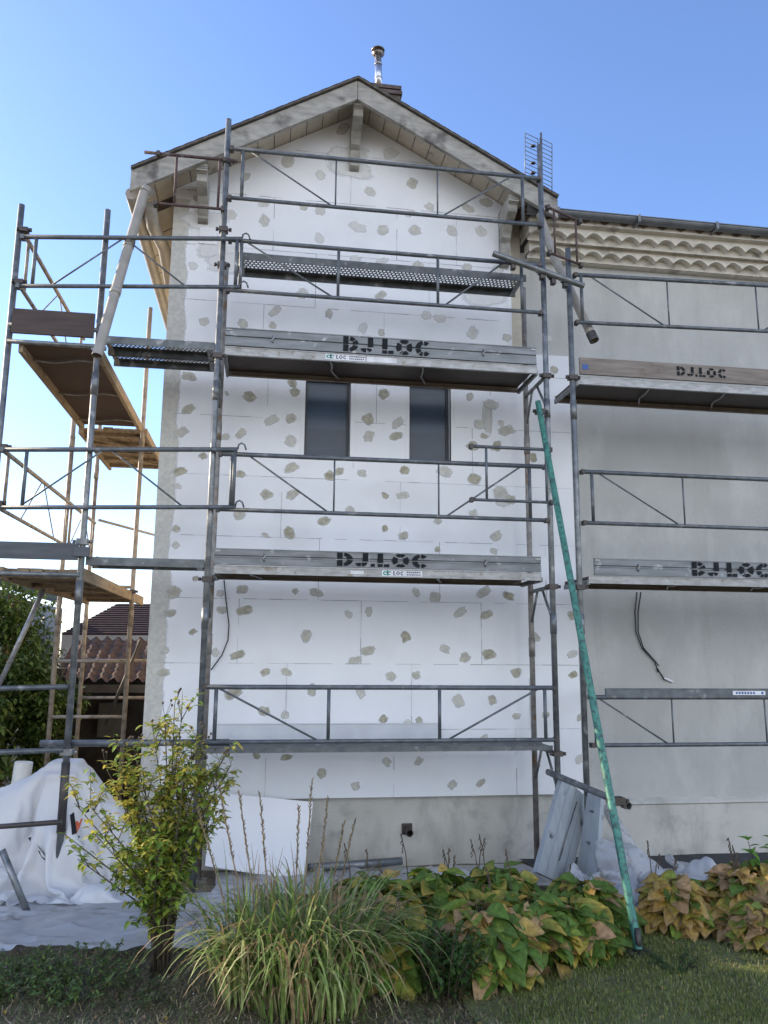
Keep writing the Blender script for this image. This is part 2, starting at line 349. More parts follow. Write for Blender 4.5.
for (x0,x1,z0,z1) in wins:   # reveals
    D=YI+.17
    mb.quad([(x0,YI,z0),(x0,D,z0),(x0,D,z1),(x0,YI,z1)]); mb.quad([(x1,YI,z0),(x1,YI,z1),(x1,D,z1),(x1,D,z0)])
    mb.quad([(x0,YI,z0),(x1,YI,z0),(x1,D,z0),(x0,D,z0)]); mb.quad([(x0,YI,z1),(x0,D,z1),(x1,D,z1),(x1,YI,z1)])
# joints
def in_win(x,z): return any(a-.01<x<b+.01 and c-.01<z<d+.01 for a,b,c,d in wins)
def strip(x0,z0,x1,z1,wd=.0058,mi=1):
    n=max(1,int((abs(x1-x0)+abs(z1-z0))/.12))
    for i in range(n):
        a=i/n; b=(i+1)/n; xa,za=x0+(x1-x0)*a,z0+(z1-z0)*a; xb,zb=x0+(x1-x0)*b,z0+(z1-z0)*b
        if in_win((xa+xb)/2,(za+zb)/2) or (za+zb)/2>ins_top((xa+xb)/2)-.03: continue
        if random.random()<.14: continue     # joints that close up and vanish
        ww=wd*random.uniform(.3,1.15)
        if abs(x1-x0)>abs(z1-z0): mb.quad([(xa,YI-.0015,za-ww/2),(xb,YI-.0015,zb-ww/2),(xb,YI-.0015,zb+ww/2),(xa,YI-.0015,za+ww/2)],mi)
        else: mb.quad([(xa-ww/2,YI-.0015,za),(xa+ww/2,YI-.0015,za),(xb+ww/2,YI-.0015,zb),(xb-ww/2,YI-.0015,zb)],mi)
rows=[.5,1.115,1.725,2.33,2.93,3.53,4.13,4.73,5.33,5.93,6.53,7.1]
offs={0:[.55,1.75,2.95],1:[.72,1.92,3.1],2:[.25,1.42,2.62],3:[1.0,2.2,3.3],4:[.62,1.8],5:[1.32,2.55],6:[.45,1.55,2.75],7:[.38,1.62],8:[.9,2.1],9:[.45,1.75,2.4],10:[1.25,2.2]}
for i,z in enumerate(rows):
    if i: strip(XL+.12,z,(XR if z<5 else XT)-.01,z+random.uniform(-.004,.004))
    for x in offs.get(i,[]): strip(x,z,x,rows[i+1] if i+1<len(rows) else 7.3)
# adhesive pats read off the photograph: (origin, zoom scale, [(x, y, radius)])
P=[((150,120),3.84,[(530,158,30),(365,220,20),(655,212,22),(437,322,20),(590,332,20),(655,345,26),(440,385,26),(310,365,25),(650,455,24),(165,560,20),(712,125,15),(740,35,25),(205,375,20),(180,300,16)]),
((340,100),3.84,[(15,120,22),(195,207,30),(45,255,26),(40,195,15),(415,290,25),(278,320,25),(115,352,25),(562,395,22),(270,435,18),(345,410,20),(490,415,20),(70,488,28),(165,500,26),(288,500,25),(430,502,25),(540,503,25)]),
((200,220),3.84,[(460,73,26),(605,28,28),(705,40,28),(595,152,22),(700,160,22),(392,282,25),(695,290,20),(287,350,22),(495,360,20),(165,397,24),(280,405,18),(625,415,24),(697,432,16),(15,390,22),(355,628,22),(365,660,22),(190,678,28),(705,668,25)]),
((380,220),3.84,[(15,160,20),(145,175,25),(335,180,20),(455,192,20),(10,290,15),(178,367,20),(230,378,20),(355,433,27),(487,453,18),(650,455,12),(668,575,18),(20,668,25),(345,678,18)]),
((150,340),3.84,[(148,140,25),(148,265,25),(378,225,30),(295,205,10),(465,308,26),(540,303,26),(120,355,25),(290,372,16),(350,358,22),(540,388,26),(203,445,18),(115,505,24),(545,490,25),(348,515,20),(105,560,16),(690,520,24),(725,505,20),(540,168,20),(553,208,22)]),
((340,380),3.84,[(168,55,26),(107,150,26),(222,165,24),(110,217,24),(215,215,24),(497,72,22),(580,93,26),(534,170,24),(640,195,26),(618,165,14),(510,255,24),(600,255,24),(742,298,20),(85,358,20),(248,347,22),(403,353,26),(515,380,26),(173,443,16),(242,443,20),(615,430,28),(655,460,22),(655,485,16),(553,215,14),(720,450,12),(38,500,20),(513,515,22),(375,540,18),(172,570,15)]),
((150,480),3.84,[(105,35,22),(100,187,18),(98,250,16),(175,378,14),(92,432,30),(78,512,22),(165,583,14),(447,55,26),(547,55,26),(343,135,22),(535,202,28),(443,212,13),(667,158,22),(353,420,22),(558,427,14),(637,432,24),(270,437,16),(275,500,20),(365,500,26),(600,598,26)]),
((340,480),2.954,[(132,150,13),(188,165,15),(460,165,18),(455,210,12),(288,205,10),(225,332,15),(280,345,18),(425,330,19),(498,342,16),(25,397,14),(85,388,15),(355,390,16),(433,397,17),(193,462,19),(82,505,20),(310,498,17),(370,525,18),(440,515,20),(578,465,15),(683,400,13),(45,532,16),(685,515,14),(150,580,17),(225,577,15),(520,570,17),(688,575,13)]),
((130,640),3.84,[(135,40,18),(130,125,22),(327,47,20),(413,57,24),(520,123,20),(602,123,20),(395,205,28),(515,273,24),(595,288,20),(700,190,26),(485,443,16),(600,450,17),(735,513,22),(350,530,14)]),
((330,640),2.954,[(90,155,18),(180,110,17),(255,108,16),(380,180,22),(480,177,16),(158,233,16),(228,247,14),(263,237,13),(550,225,13),(637,222,12),(738,228,10),(168,360,15),(262,358,13),(362,427,14),(445,422,13),(75,430,14),(738,352,15),(455,290,12),(615,370,8)])]
seen=[]
def blob(cx,cz,rx,rz,ang,g=1.0,dy=.002,n=26):
    vs=[(cx,YI-dy,cz)]; cl=[(1,g,0,1)]; sh=random.random()*50; sq=random.uniform(0,.14)
    for k,(rr,mm) in enumerate(((.5,.9),(.85,.62),(1.12,.3),(1.35,0.0))):
        for j in range(n):
            q=2*math.pi*j/n; w_=1+(.32*noise.noise(Vector((math.cos(q)*1.5+sh,math.sin(q)*1.5,sh)))+.06*noise.noise(Vector((math.cos(q)*4+sh,math.sin(q)*4,sh))))*min(1,rr)
            pw=1+sq*abs(math.sin(2*q))
            x=math.cos(q)*rx*rr*w_*pw; z=math.sin(q)*rz*rr*w_*pw
            vs.append((cx+x*math.cos(ang)-z*math.sin(ang),YI-dy,cz+x*math.sin(ang)+z*math.cos(ang))); cl.append((mm,g,0,1))
    fs=[(0,1+j,1+(j+1)%n) for j in range(n)]
    for k in range(3):
        for j in range(n): fs.append((1+k*n+j,1+(k+1)*n+j,1+(k+1)*n+(j+1)%n,1+k*n+(j+1)%n))
    mb.mesh(vs,fs,2,False,cl)
cnt=0
for (x,y,rx,rz) in ((487,418,.05,.15),(503,498,.07,.1)):
    p=at(x,y,YI); blob(p.x,p.z,rx,rz,.05,.5,.0014+rx*.001)
for (ox,oy),sc,L in P:
    for (x,y,r_) in L:
        px,py=ox+x/sc,oy+y/sc
        if any((px-a)**2+(py-b)**2<64 for a,b in seen): continue
        seen.append((px,py)); p=at(px,py,YI); q=at(px+r_/sc,py,YI)
        rr=(q-p).length*.76; 
        if p.z>ins_top(p.x)-rr or p.x+rr>XR+.02: continue
        g=random.uniform(.55,1); 
        if p.z>4.9: g*=.72
        e=random.uniform(.8,1.5); cnt+=1
        blob(p.x,p.z,rr*e,rr/e**.6,random.uniform(-.5,.9),g,.0016+.000013*cnt)
# mortar skim along the left corner
zk=[.5+k*.04 for k in range(149)]
def edge(z,a): return XL+.16+.045*noise.noise(Vector((z*2.3,a,1)))+.02*noise.noise(Vector((z*9,a,4)))
for a_,b_ in zip(zk,zk[1:]):
    n0=len(mb.v); vs=[];cc=[]
    for z in (a_,b_):
        for k_,(xx,mm) in enumerate(((XL+.001,1),(XL+.06,1),(edge(z,0)-.03,.85),(edge(z,0)+.03,0))): vs.append((xx,YI-.0012,z)); cc.append((mm,.62,0,1))
    mb.mesh(vs,[(0,1,5,4),(1,2,6,5),(2,3,7,6)],2,False,cc)
for x,z in ((-.1,5.9),(-.25,6.2),(1.25,6.95),(1.2,7.1),(0,5.75),(.4,4.85),(1.5,4.95),(2.5,4.9),(2.7,5.6)): cnt+=1; blob(x,z,.22,.1,random.uniform(-.3,.3),.3,.0036+.00012*cnt%.001)
cl_=mb.build('insulation_cladding',[m_ins,m_joint,m_adh],house)
# windows
for (x0,x1,z0,z1) in wins:
    yf=YI+.10
    f=MB(); t_=.028
    for b in (((x0,yf,z0),(x0+t_,yf+.06,z1)),((x1-t_,yf,z0),(x1,yf+.06,z1)),((x0+t_,yf,z0),(x1-t_,yf+.06,z0+t_)),((x0+t_,yf,z1-t_),(x1-t_,yf+.06,z1))): f.box(*b)
    fr=f.build('window_frame',m_frame,house)
    p=MB(); p.box((x0+t_,yf+.02,z0+t_),(x1-t_,yf+.03,z1-t_)); p.build('pane',m_glass,fr)
    s=MB(); e=.035
    s.box((x0-e,YI-.006,z0-.01),(x0,YI+.05,z1+e)); s.box((x1,YI-.006,z0-.01),(x1+e+.01,YI+.05,z1+e)); s.box((x0,YI-.006,z1),(x1,YI+.05,z1+e))
    s.build('window_surround',m_surround,fr)
    r=MB(); r.box((x0-.05,yf+.062,z0-.05),(x1+.05,yf+.8,z1+.05)); r.build('dark_room',m_dull,fr) if False else None
# plinth below the boards
mb=MB(); mb.box((XL+.01,YB-.03,-1.2),(XR+.2,YB+.05,IB+.02)); mb.build('plinth',m_render_g,house)
# roof: slabs, barge boards, soffit
YF=.40
def slab(mb, x0,z0,x1,z1,y0,y1,th,mi=0):
    prism(mb,[(x0,z0),(x1,z1),(x1,z1+th),(x0,z0+th)],y0,y1,mi)
mb=MB()
xl,xr=-.93,3.38
zt=lambda x: soff(x)+.21
slab(mb,xl,zt(xl),APX,zt(APX),YF-.03,7,.02); slab(mb,APX,zt(APX),xr,zt(xr),YF-.03,7,.02)
for i in range(40):        # tile rows along the verge
    for side in (0,1):
        a=i/40; x=xl+(APX-xl)*a if side==0 else APX+(xr-APX)*a
        x2=xl+(APX-xl)*(a+.028) if side==0 else APX+(xr-APX)*(a+.028)
        slab(mb,x,zt(x)+.021,x2,zt(x2)+.021,YF-.035,YF+.3,.003+.003*(i%2))
mb.build('roof',m_roofdark,house)
mb=MB()
for (a,b) in ((xl,APX-.003),(APX+.003,xr)):
    prism(mb,[(a,soff(a)-.012),(b,soff(b)-.012),(b,zt(b)-.01),(a,zt(a)-.01)],YF,YF+.045)
mb.build('barge_board',m_barge,house)
mb=MB()
for (a,b) in ((xl+.02,APX),(APX,xr-.02)):      # short soffit boards running up the slope
    n=13
    for i in range(n):
        xa=a+(b-a)*i/n+.004; xb=a+(b-a)*(i+1)/n-.004
        dz=random.uniform(0,.004)
        prism(mb,[(xa,soff(xa)+.12+dz),(xb,soff(xb)+.12+dz),(xb,soff(xb)+.14),(xa,soff(xa)+.14)],YF+.046,YI+.12)
mb.build('soffit',m_soffit,house)
mb=MB()   # dark lining above the soffit boards
slab(mb,xl+.03,soff(xl)+.16,APX,soff(APX)+.15,YF+.05,6.9,.02); slab(mb,APX,soff(APX)+.15,xr-.03,soff(xr)+.16,YF+.05,6.9,.02)
mb.build('roof_lining',m_roofdark,house)
# eaves along the left side (sunlit underside and boards), seen running back
mb=MB()
for i in range(14):
    y=YI+.15+i*.42; mb.quad([(XL-.34,y,soff(XL-.34)+.03),(XL,y,soff(XL)+.03),(XL,y+.4,soff(XL)+.03),(XL-.34,y+.4,soff(XL-.34)+.03)])
mb.build('eaves_soffit',m_cream,house)
mb=MB(); gx=XL-.36; 
pts=[(gx,YF+.1+i*.5,soff(gx)+.02) for i in range(13)]; mb.tube(pts,.06,14); mb.build('gutter',m_pvc,house)
# corbels
def corbel(x, ztop, leg):
    mb=MB(); y0=YI-.004
    prof=[(y0,ztop),(YF+.05,ztop),(YF+.05,ztop-.07),(YF+.09,ztop-.09),(YF+.10,ztop-.16),(YF+.17,ztop-.20),(YF+.26,ztop-.22),(YF+.31,ztop-.28),(YF+.33,ztop-.33),(y0-.07,ztop-.37),(y0-.07,ztop-leg),(y0,ztop-leg-.03)]
    yz_prism(mb,prof,x-.05,x+.05)
    for k in range(3): mb.box((x-.056,YF+.044,ztop-.03-k*.022),(x+.056,YF+.062,ztop-.018-k*.022))
    c=mb.build('corbel',m_barge,house); return c
corbel(APX+.02,soff(APX)+.03,.55)
corbel(-.27,soff(-.32)+.03,.40); corbel(2.92,soff(2.97)+.02,.60)
mb=MB(); mb.box((-.30,YI-.012,5.94),(-.12,YI-.001,6.12)); mb.box((-.26,YI-.016,5.97),(-.235,YI-.012,6.06)); mb.box((-.19,YI-.016,5.97),(-.165,YI-.012,6.06)); mb.build('fixing_plate',m_surround,house)

# chimney and flue
ch=thing('chimney','dark brick chimney stub on the roof behind the gable apex','chimney',(1.8,2.6,8.2))
mb=MB(); cL=at(384,97,2.5).x; cR=at(398,97,2.5).x; zt_=at(399,85,2.27).z
mb.box((cL-.25,2.3,7.2),(cR,2.8,zt_-.05)); mb.build('stack',m_brick,ch)
for k in range(7): 
    mb=None
mb=MB(); mb.box((cL-.28,2.27,zt_-.13),(cR+.02,2.83,zt_-.08)); mb.box((cL-.26,2.28,zt_-.05),(cR+.01,2.82,zt_)); mb.build('cap',m_brick,ch)
fl=thing('flue_pipe','shiny metal flue pipe with a round rain cap rising above the apex','flue',tuple(at(378,84,2.5)))
p0=at(379,92,2.4); p1=at(378,56,2.4); mb=MB(); mb.tube([p0,p1],.045,20); 
for k in (.35,.75): q=p0.lerp(p1,k); mb.tube([q,q+Vector((0,0,.02))],.05,20)
m_flue=mat('flue_steel',(.55,.56,.58),(.45,.45,.47),6,.25,.9); mb.build('pipe',m_flue,fl)
mb=MB(); q=p1; mb.tube([q+Vector((0,0,.0)),q+Vector((0,0,.012)),q+Vector((0,0,.03)),q+Vector((0,0,.05))],.1,20,rs=[.05,.055,.085,.05]); mb.tube([q+Vector((0,0,.075)),q+Vector((0,0,.085)),q+Vector((0,0,.12)),q+Vector((0,0,.135))],.1,20,rs=[.085,.09,.05,.01]); 
for a in range(4): mb.tube([q+Vector((math.cos(a*1.57)*.055,math.sin(a*1.57)*.055,-.01)),q+Vector((math.cos(a*1.57)*.055,math.sin(a*1.57)*.055,.08))],.006,6)
mb.build('rain_cap',mat('flue_cap',(.25,.22,.2),(.12,.1,.09),16,.4,.7),fl)

# TV antenna
YA=1.3
an=thing('tv_antenna','grid television antenna on a mast at the right end of the gable roof','antenna',tuple(at(541,215,YA)))
mb=MB(); mb.tube([at(543,240,YA),at(541,133,YA)],.014,8); mb.build('mast',m_steel,an)
mb=MB()
for s_,(xa,xb) in enumerate(((525,538),(540,552))):
    for k in range(13):
        y=133+k*4.3+(5 if s_ else 0)
        if y>192: continue
        mb.tube([at(xa,y-(0 if s_==0 else 0),YA-.03),at(xb,y+6,YA-.03)],.0045,6)
    mb.tube([at(xa,133+(5 if s_ else 0),YA-.03),at(xa,185,YA-.03)],.005,6); mb.tube([at(xb,139+(5 if s_ else 0),YA-.03),at(xb,192,YA-.03)],.005,6)
mb.build('reflector',m_steel,an)
mb=MB(); 
for yy in (146,163,173): p=at(533,yy,YA-.08); mb.box(tuple(p-Vector((.025,.02,.008))),tuple(p+Vector((.025,.02,.008))))
mb.tube([at(541,160,YA-.03),at(541,160,YA-.5)],.01,8); mb.build('dipole',m_dark,an)

# ------------------------------------------------------------------ right house
rh=thing('rendered_house','long low house wall in plain grey render with a scalloped tile cornice','house',(6,3,0))
XE=13; ZW=6.2
mb=MB(); mb.box((XW+.002,YB,-.3),(XE,YB+.3,ZW)); mb.build('wall',m_render,rh)
mb=MB(); yz_prism(mb,[(YB-.001,.435),(YB-.055,.40),(YB-.065,.385),(YB-.05,.37),(YB-.055,-.3),(YB-.001,-.3)],XR+.205,XE); mb.build('plinth',m_render_g,rh)
# génoise: two projecting rows of canal tiles
def genoise_row(zb, yo, x0):
    mb=MB(); sp=.208; st=.0104; n=int((XE-x0)/st)
    ph=[random.uniform(-.02,.02) for _ in range(80)]; hh=[random.uniform(.85,1.1) for _ in range(80)]
    def wv(x):
        k=(x-x0)/sp; i=int(k); return zb+.012+.066*hh[i]*abs(math.sin(math.pi*k))**.85+.004*noise.noise(Vector((x*9,zb,0)))
    zt_=zb+.112
    for i in range(n):
        a=x0+i*st; b=a+st; za,zb_=wv(a),wv(b); j=.004*noise.noise(Vector((a*6,zb,2)))
        mb.quad([(a,yo,za),(b,yo,zb_),(b,yo,zt_),(a,yo,zt_)],0)
        mb.quad([(a,yo-.014,za-.016),(b,yo-.014,zb_-.016),(b,yo-.014,zb_),(a,yo-.014,za)],0,True)
        mb.quad([(a,yo-.014,za),(b,yo-.014,zb_),(b,yo,zb_),(a,yo,za)],0,True)
        mb.quad([(a,yo-.014,za-.016),(a,yo+.075,za-.016),(b,yo+.075,zb_-.016),(b,yo-.014,zb_-.016)],0,True)
        mb.quad([(a,yo+.075,zb-.03),(b,yo+.075,zb-.03),(b,yo+.075,zb_-.016),(a,yo+.075,za-.016)],0)
    mb.quad([(x0,yo,zb+.02),(x0,yo,zt_),(x0,YB,zt_),(x0,YB,zb+.02)])
    x=x0
    while x<XE:      # flat closing tiles above
        ln=random.uniform(.3,.45); d=random.uniform(-.008,.008); mb.box((x,yo-.035+d,zt_),(min(XE,x+ln-.003),YB,zt_+.02)); x+=ln
    return mb.build('tile_cornice',m_genoise,rh)
GX=3.10
mb=MB(); mb.box((GX+.12,YB-.07,6.10),(XE,YB,6.135)); mb.build('cornice_fillet',m_genoise,rh)
genoise_row(6.135,YB-.16,GX+.10); genoise_row(6.265,YB-.30,GX+.06)
mb=MB(); yz_prism(mb,[(YF+.12,6.44),(YF+.12,6.50),(4.5,8.0),(4.5,7.92)],GX-.05,XE); 
for i in range(46): mb.tube([(GX+i*.22,YF+.16,6.45),(GX+i*.22,YF+.6,6.65)],.06,8)
mb.build('roof',m_tile,rh)
mb=MB(); mb.box((GX+.04,YF+.2,6.38),(XE,YB,6.44)); mb.build('eaves_board',m_genoise,rh)
mb=MB(); K=10   # half-round gutter
yc=YF+.14; zc=6.47
for k in range(K):
    a0=math.pi+math.pi*k/K; a1=math.pi+math.pi*(k+1)/K
    for r_ in (.058,.054):
        mb.quad([(GX-.02,yc+math.cos(a0)*r_,zc+math.sin(a0)*r_),(XE,yc+math.cos(a0)*r_,zc+math.sin(a0)*r_),(XE,yc+math.cos(a1)*r_,zc+math.sin(a1)*r_),(GX-.02,yc+math.cos(a1)*r_,zc+math.sin(a1)*r_)],0,True)
mb.tube([(GX-.02,yc-.058,zc),(XE,yc-.058,zc)],.008,8)
for i in range(12): mb.box((GX+.9*i+.3,yc-.078,zc-.076),(GX+.9*i+.33,yc+.078,zc-.066)); mb.box((GX+.9*i+.3,yc-.082,zc-.07),(GX+.9*i+.33,yc-.072,zc+.01))
mb.build('gutter',m_gutter,rh)

# ------------------------------------------------------------------ scaffold
Y0,Y1=0,.6
XA,XB,XC,XD,XEp=0.0,3.05,3.31,-1.03,-1.765
TR=.0265
def coupler(mb, p, s_=.045):
    p=Vector(p); mb.box(tuple(p-Vector((s_,s_*.9,s_*.55))),tuple(p+Vector((s_,s_*.9,s_*.55))))
    mb.tube([p+Vector((-s_*1.7,-s_*.3,0)),p+Vector((s_*1.7,-s_*.3,0))],.009,6); mb.tube([p+Vector((-s_*1.5,-s_*.3,-.014)),p+Vector((-s_*1.5,-s_*.3,.014))],.014,6); mb.tube([p+Vector((s_*1.5,-s_*.3,-.014)),p+Vector((s_*1.5,-s_*.3,.014))],.014,6)
def couplers(parent,ps,s_=.045,m=None):
    for p in ps:
        mb=MB(); coupler(mb,p,s_); mb.build('coupler',m or m_dark,parent)
def standard(x,y,z0,z1,parent,m=m_steel,joints=(2.1,4.1),base=True,r=TR):
    mb=MB(); mb.tube([(x,y,z0),(x,y,z1)],r,14)
    for j in joints:
        if z0<j<z1: mb.tube([(x,y,j-.09),(x,y,j+.09)],r+.0045,14)
    if base: mb.box((x-.075,y-.075,z0),(x+.075,y+.075,z0+.008)); mb.tube([(x,y,z0),(x,y,z0+.35)],r-.005,10)
    return mb.build('standard',m,parent)
def frame(name,label,x,levels,top,rear_top,m=m_steel,mr=m_steel_w):
    t=thing(name,label,'scaffold frame',(x,Y0,-.05),'upright frames of the front scaffold')
    standard(x,Y0,gz(x,Y0),top,t,m); 
    if rear_top: standard(x,Y1,gz(x,Y1),rear_top,t,mr,joints=(1.9,3.9))
    for z in levels:
        if rear_top:
            mb=MB(); mb.tube([(x,Y0,z),(x,Y1,z)],.019,10); mb.tube([(x,Y0,z-.32),(x,Y0+.26,z-.01)],.012,8); mb.tube([(x,Y1,z-.32),(x,Y1-.2,z-.01)],.012,8)
            mb.build('transom',m,t)
    couplers(t,[(x,Y0-.005,z) for z in levels]+([(XA,0,5.64),(XA,0,6.33),(XA,.02,5.30)] if x==XA else []),.04)
    return t
frame('scaffold_support','tall steel scaffold support at the left edge of the gable platforms',XA,(.98,2.43,4.42,),6.77,5.62)
frame('scaffold_support','steel scaffold frame at the right edge of the gable platforms beside the green prop',XB,(.98,2.43,4.42),6.84,5.6)
frame('scaffold_support','shorter steel scaffold frame where the platforms on the grey wall begin',XC,(2.43,4.42),5.75,None)
# rear right details: second coupler rows
t=thing('scaffold_pole','steel scaffold pole with the dark lower sleeve standing in the white sheeting','scaffold pole',(XD,Y0,-.05),'front poles of the left scaffold')
mb=MB(); x=XD; mb.tube([(x,Y0,gz(x,0)),(x,Y0,5.74)],TR,14); 
for j in (2.3,4.1,): mb.tube([(x,Y0,j-.1),(x,Y0,j+.1)],TR+.0045,14)
mb.build('standard',m_steel,t); mb=MB(); mb.tube([(x,Y0,.42),(x,Y0,.95)],TR+.007,14); mb.build('sleeve',m_dark,t)
couplers(t,[(x,0,1.03),(x,0,2.72),(x,0,4.42)],.045,m_steel)
t=thing('scaffold_pole','outermost steel scaffold pole at the left edge of the photo','scaffold pole',(XEp,Y0,-.05),'front poles of the left scaffold')
mb=MB(); x=XEp; mb.tube([(x,Y0,gz(x,0)),(x,Y0,5.72)],TR,14); mb.build('standard',m_steel,t)
couplers(t,[(x+.05,-.02,z) for z in (5.47,4.98,3.5,3.02)],.035)
# side scaffold poles
def lone(label,x,y,top,m=m_woodY,z0=None):
    tt=thing('scaffold_pole',label,'scaffold pole',(x,y,-.5),'poles of the side scaffold')
    standard(x,y,z0 if z0 is not None else gz(x,y),top,tt,m,joints=(2.2,4.2)); return tt
m_warm=mat('sunlit_worn_tube',(.36,.31,.25),(.24,.20,.16),14,.6,.2,spots=(14,(.18,.13,.09),.55,.7))
tA=lone('worn outer pole of the side scaffold, third upright from the left edge',-1.78,2.5,4.75,m_warm)
tB=lone('worn side scaffold pole in front of the tiled shed roof',-1.80,4.0,4.9,m_warm)
tC=lone('slim worn pole of the side scaffold nearest the left edge of the gable',-1.0,2.5,5.93,m_warm)
for z in (1.72,1.12,2.55,):       # cross tubes low down between side poles
    mb=MB(); mb.tube([(-1.78,2.5,z),(-1.0,2.5,z)],.019,10)
    mb.build('cross_tube',m_warm,tA)
for z in (1.72,1.25):
    mb=MB(); mb.tube([(-1.80,4.0,z),(-1.0,4.0,z)],.019,10); mb.build('cross_tube',m_warm,tB)
mb=MB(); coupler(mb,(-1.78,2.5,2.5),.04); mb.build('coupler',m_dark,tA); mb=MB(); coupler(mb,(-1.0,2.5,2.5),.035); mb.build('coupler',m_dark,tC)
# dark diagonal brace near the wall
br=MB(); br.tube([at(105,725,3),at(141,640,3)],.018,8); b_=br.build('diagonal_brace',m_dark); tag(b_,'dark diagonal brace tube leaning in front of the shed opening','brace')
br=MB(); br.tube([at(-8,700,.9),at(44,589,.9)],.022,10); b_=br.build('raking_tube',m_alu); tag(b_,'pale raking aluminium tube leaning before the hedge at the left edge','brace')

# guardrails -----------------------------------------------------------
GR='guardrails of the front scaffold'
def rail_frame(label,x0,x1,zt,zb,verts,diags,y=-.035,m=m_steel_d,r=.0205,hooks=False,thin=.008,ext=0,group=GR,zt1=None,zb1=None):
    zt1=zt if zt1 is None else zt1; zb1=zb if zb1 is None else zb1
    t=thing('guardrail',label,'guardrail',((x0+x1)/2,y,zb),group)
    T=lambda x: zt+(zt1-zt)*(x-x0)/(x1-x0); B=lambda x: zb+(zb1-zb)*(x-x0)/(x1-x0)
    mb=MB(); mb.tube([(x0-ext,y,T(x0-ext)),(x1+ext,y,T(x1+ext))],r,12); mb.build('top_rail',m,t)
    mb=MB(); mb.tube([(x0,y,B(x0)),(x1,y,B(x1))],r*.9,12); mb.build('knee_rail',m,t)
    for i,x in enumerate(verts):
        rr=r*.8 if (i in (0,len(verts)-1)) else thin
        mb=MB(); mb.tube([(x,y,T(x)),(x,y,B(x))],rr,8); mb.build('upright',m,t)
    for (xa,ka,xb,kb) in diags:
        mb=MB(); mb.tube([(xa,y,T(xa) if ka else B(xa)),(xb,y,T(xb) if kb else B(xb))],.008 if thin<.012 else .009,8); mb.build('diagonal',m,t)
    for x in (x0,x1):
        for zz in (T(x),B(x)):
            if x>5.5: continue
            mb=MB()
            if hooks and x==x1: mb.tube([(x1,y,zz),(x1+.01,y,zz+.045),(x1+.035,y,zz+.06),(x1+.06,y,zz+.045),(x1+.075,y,zz)],.008,8)
            else: mb.box((x-.012,y-.02,zz-.02),(x+.02,y+.045,zz+.02))
            mb.build('hook',m_dark if not hooks else m,t)
    return t
V=[.11,1.05,2.0,2.93]
rail_frame('guardrail above the lowest deck in front of the gable, at eye height',.02,3.03,1.54,1.10,[.12,1.05,2.0,2.94],[(.12,1,.98,0),(2.06,0,2.9,1)],thin=.015)
rail_frame('guardrail below the two windows of the gable',.06,3.0,3.52,3.03,[.17,1.06,2.0,2.85],[(.3,1,1.02,0),(2.06,0,2.78,1)],zt1=3.53)
rail_frame('guardrail in front of the perforated upper plank',.06,3.0,5.53,5.04,[.17,1.06,2.0,2.82],[(.2,1,1.02,0),(2.06,0,2.65,1)],thin=.014)
rail_frame('topmost guardrail crossing the gable just below the roof slopes',.04,3.02,6.45,5.95,[.15,1.02,2.0,2.85],[(.2,1,1.0,0),(2.04,0,2.75,1)])
rail_frame('small side guard overlapping the rail right of the windows',2.28,3.02,3.67,3.18,[2.42,2.98],[],y=-.12,r=.015,thin=.012,ext=0)
rail_frame('dark rusty side guard sticking out left at the top pole',-.62,-.02,6.33,5.83,[-.45,-.06],[],y=-.03,m=m_rust,r=.015,ext=.12)
rail_frame('dark rusty side guard sticking out right below the roof corner',3.10,3.42,6.14,5.66,[3.16,3.38],[],y=-.05,m=m_rust,r=.014,zt1=6.02,zb1=5.56,ext=.03)
RV=[3.42,4.31,5.26,6.2]
rail_frame('upper guardrail in front of the grey rendered wall, below the cornice',3.36,6.3,5.46,4.97,RV,[(3.5,1,4.27,0),(5.3,0,6.1,1)],zt1=5.53,zb1=5.04)
rail_frame('middle guardrail in front of the grey rendered wall',3.36,6.3,3.50,3.02,[3.45,4.35,5.3,6.2],[(3.5,1,4.31,0),(5.3,0,6.1,1)])
t=rail_frame('lowest guardrail of the grey wall with a flat box-shaped top rail',3.36,6.3,1.46,1.05,[3.40,4.12,5.02,6.0],[(3.42,1,4.08,0),(5.1,0,5.9,1)])
mb=MB(); mb.box((3.5,-.055,1.465),(6.3,-.02,1.535)); mb.box((3.5,-.060,1.458),(6.3,-.055,1.468)); mb.box((3.5,-.060,1.53),(6.3,-.055,1.54)); mb.build('box_rail',m_steel_d,t); t_box=t
GL='guardrails of the left scaffold'
rail_frame('upper hooked guardrail of the left scaffold, crossing the downpipe',-1.72,.17,5.39,4.93,[-1.60,.13],[(-.86,1,-1.45,0),(-.86,1,-.3,0)],hooks=True,group=GL,zt1=5.54,zb1=5.07,y=-.05)
rail_frame('middle hooked guardrail of the left scaffold',-1.72,.21,3.47,2.98,[-1.52,.19],[(-.9,1,-1.55,0),(-.85,1,-.22,0)],hooks=True,group=GL,zt1=3.56,zb1=3.05,y=-.05)
mb=MB(); mb.tube([(-2.4,-.04,1.50),(-1.05,-.04,1.54)],.02,10); o=mb.build('handrail_tube',m_steel_d); tag(o,'short steel tube at hip height left of the sleeved pole, higher one','rail')
mb=MB(); mb.tube([(-2.4,-.04,1.01),(-1.05,-.04,1.05)],.02,10); o=mb.build('handrail_tube',m_steel_d); tag(o,'lower short steel tube left of the sleeved pole, above the white roll','rail')
mb=MB(); mb.tube([(-1.25,.05,1.09),(.24,.05,1.09)],.027,10); o=mb.build('ledger_tube',m_steel_d); tag(o,'thick horizontal tube running behind the leafy shrub to the lowest deck','rail')
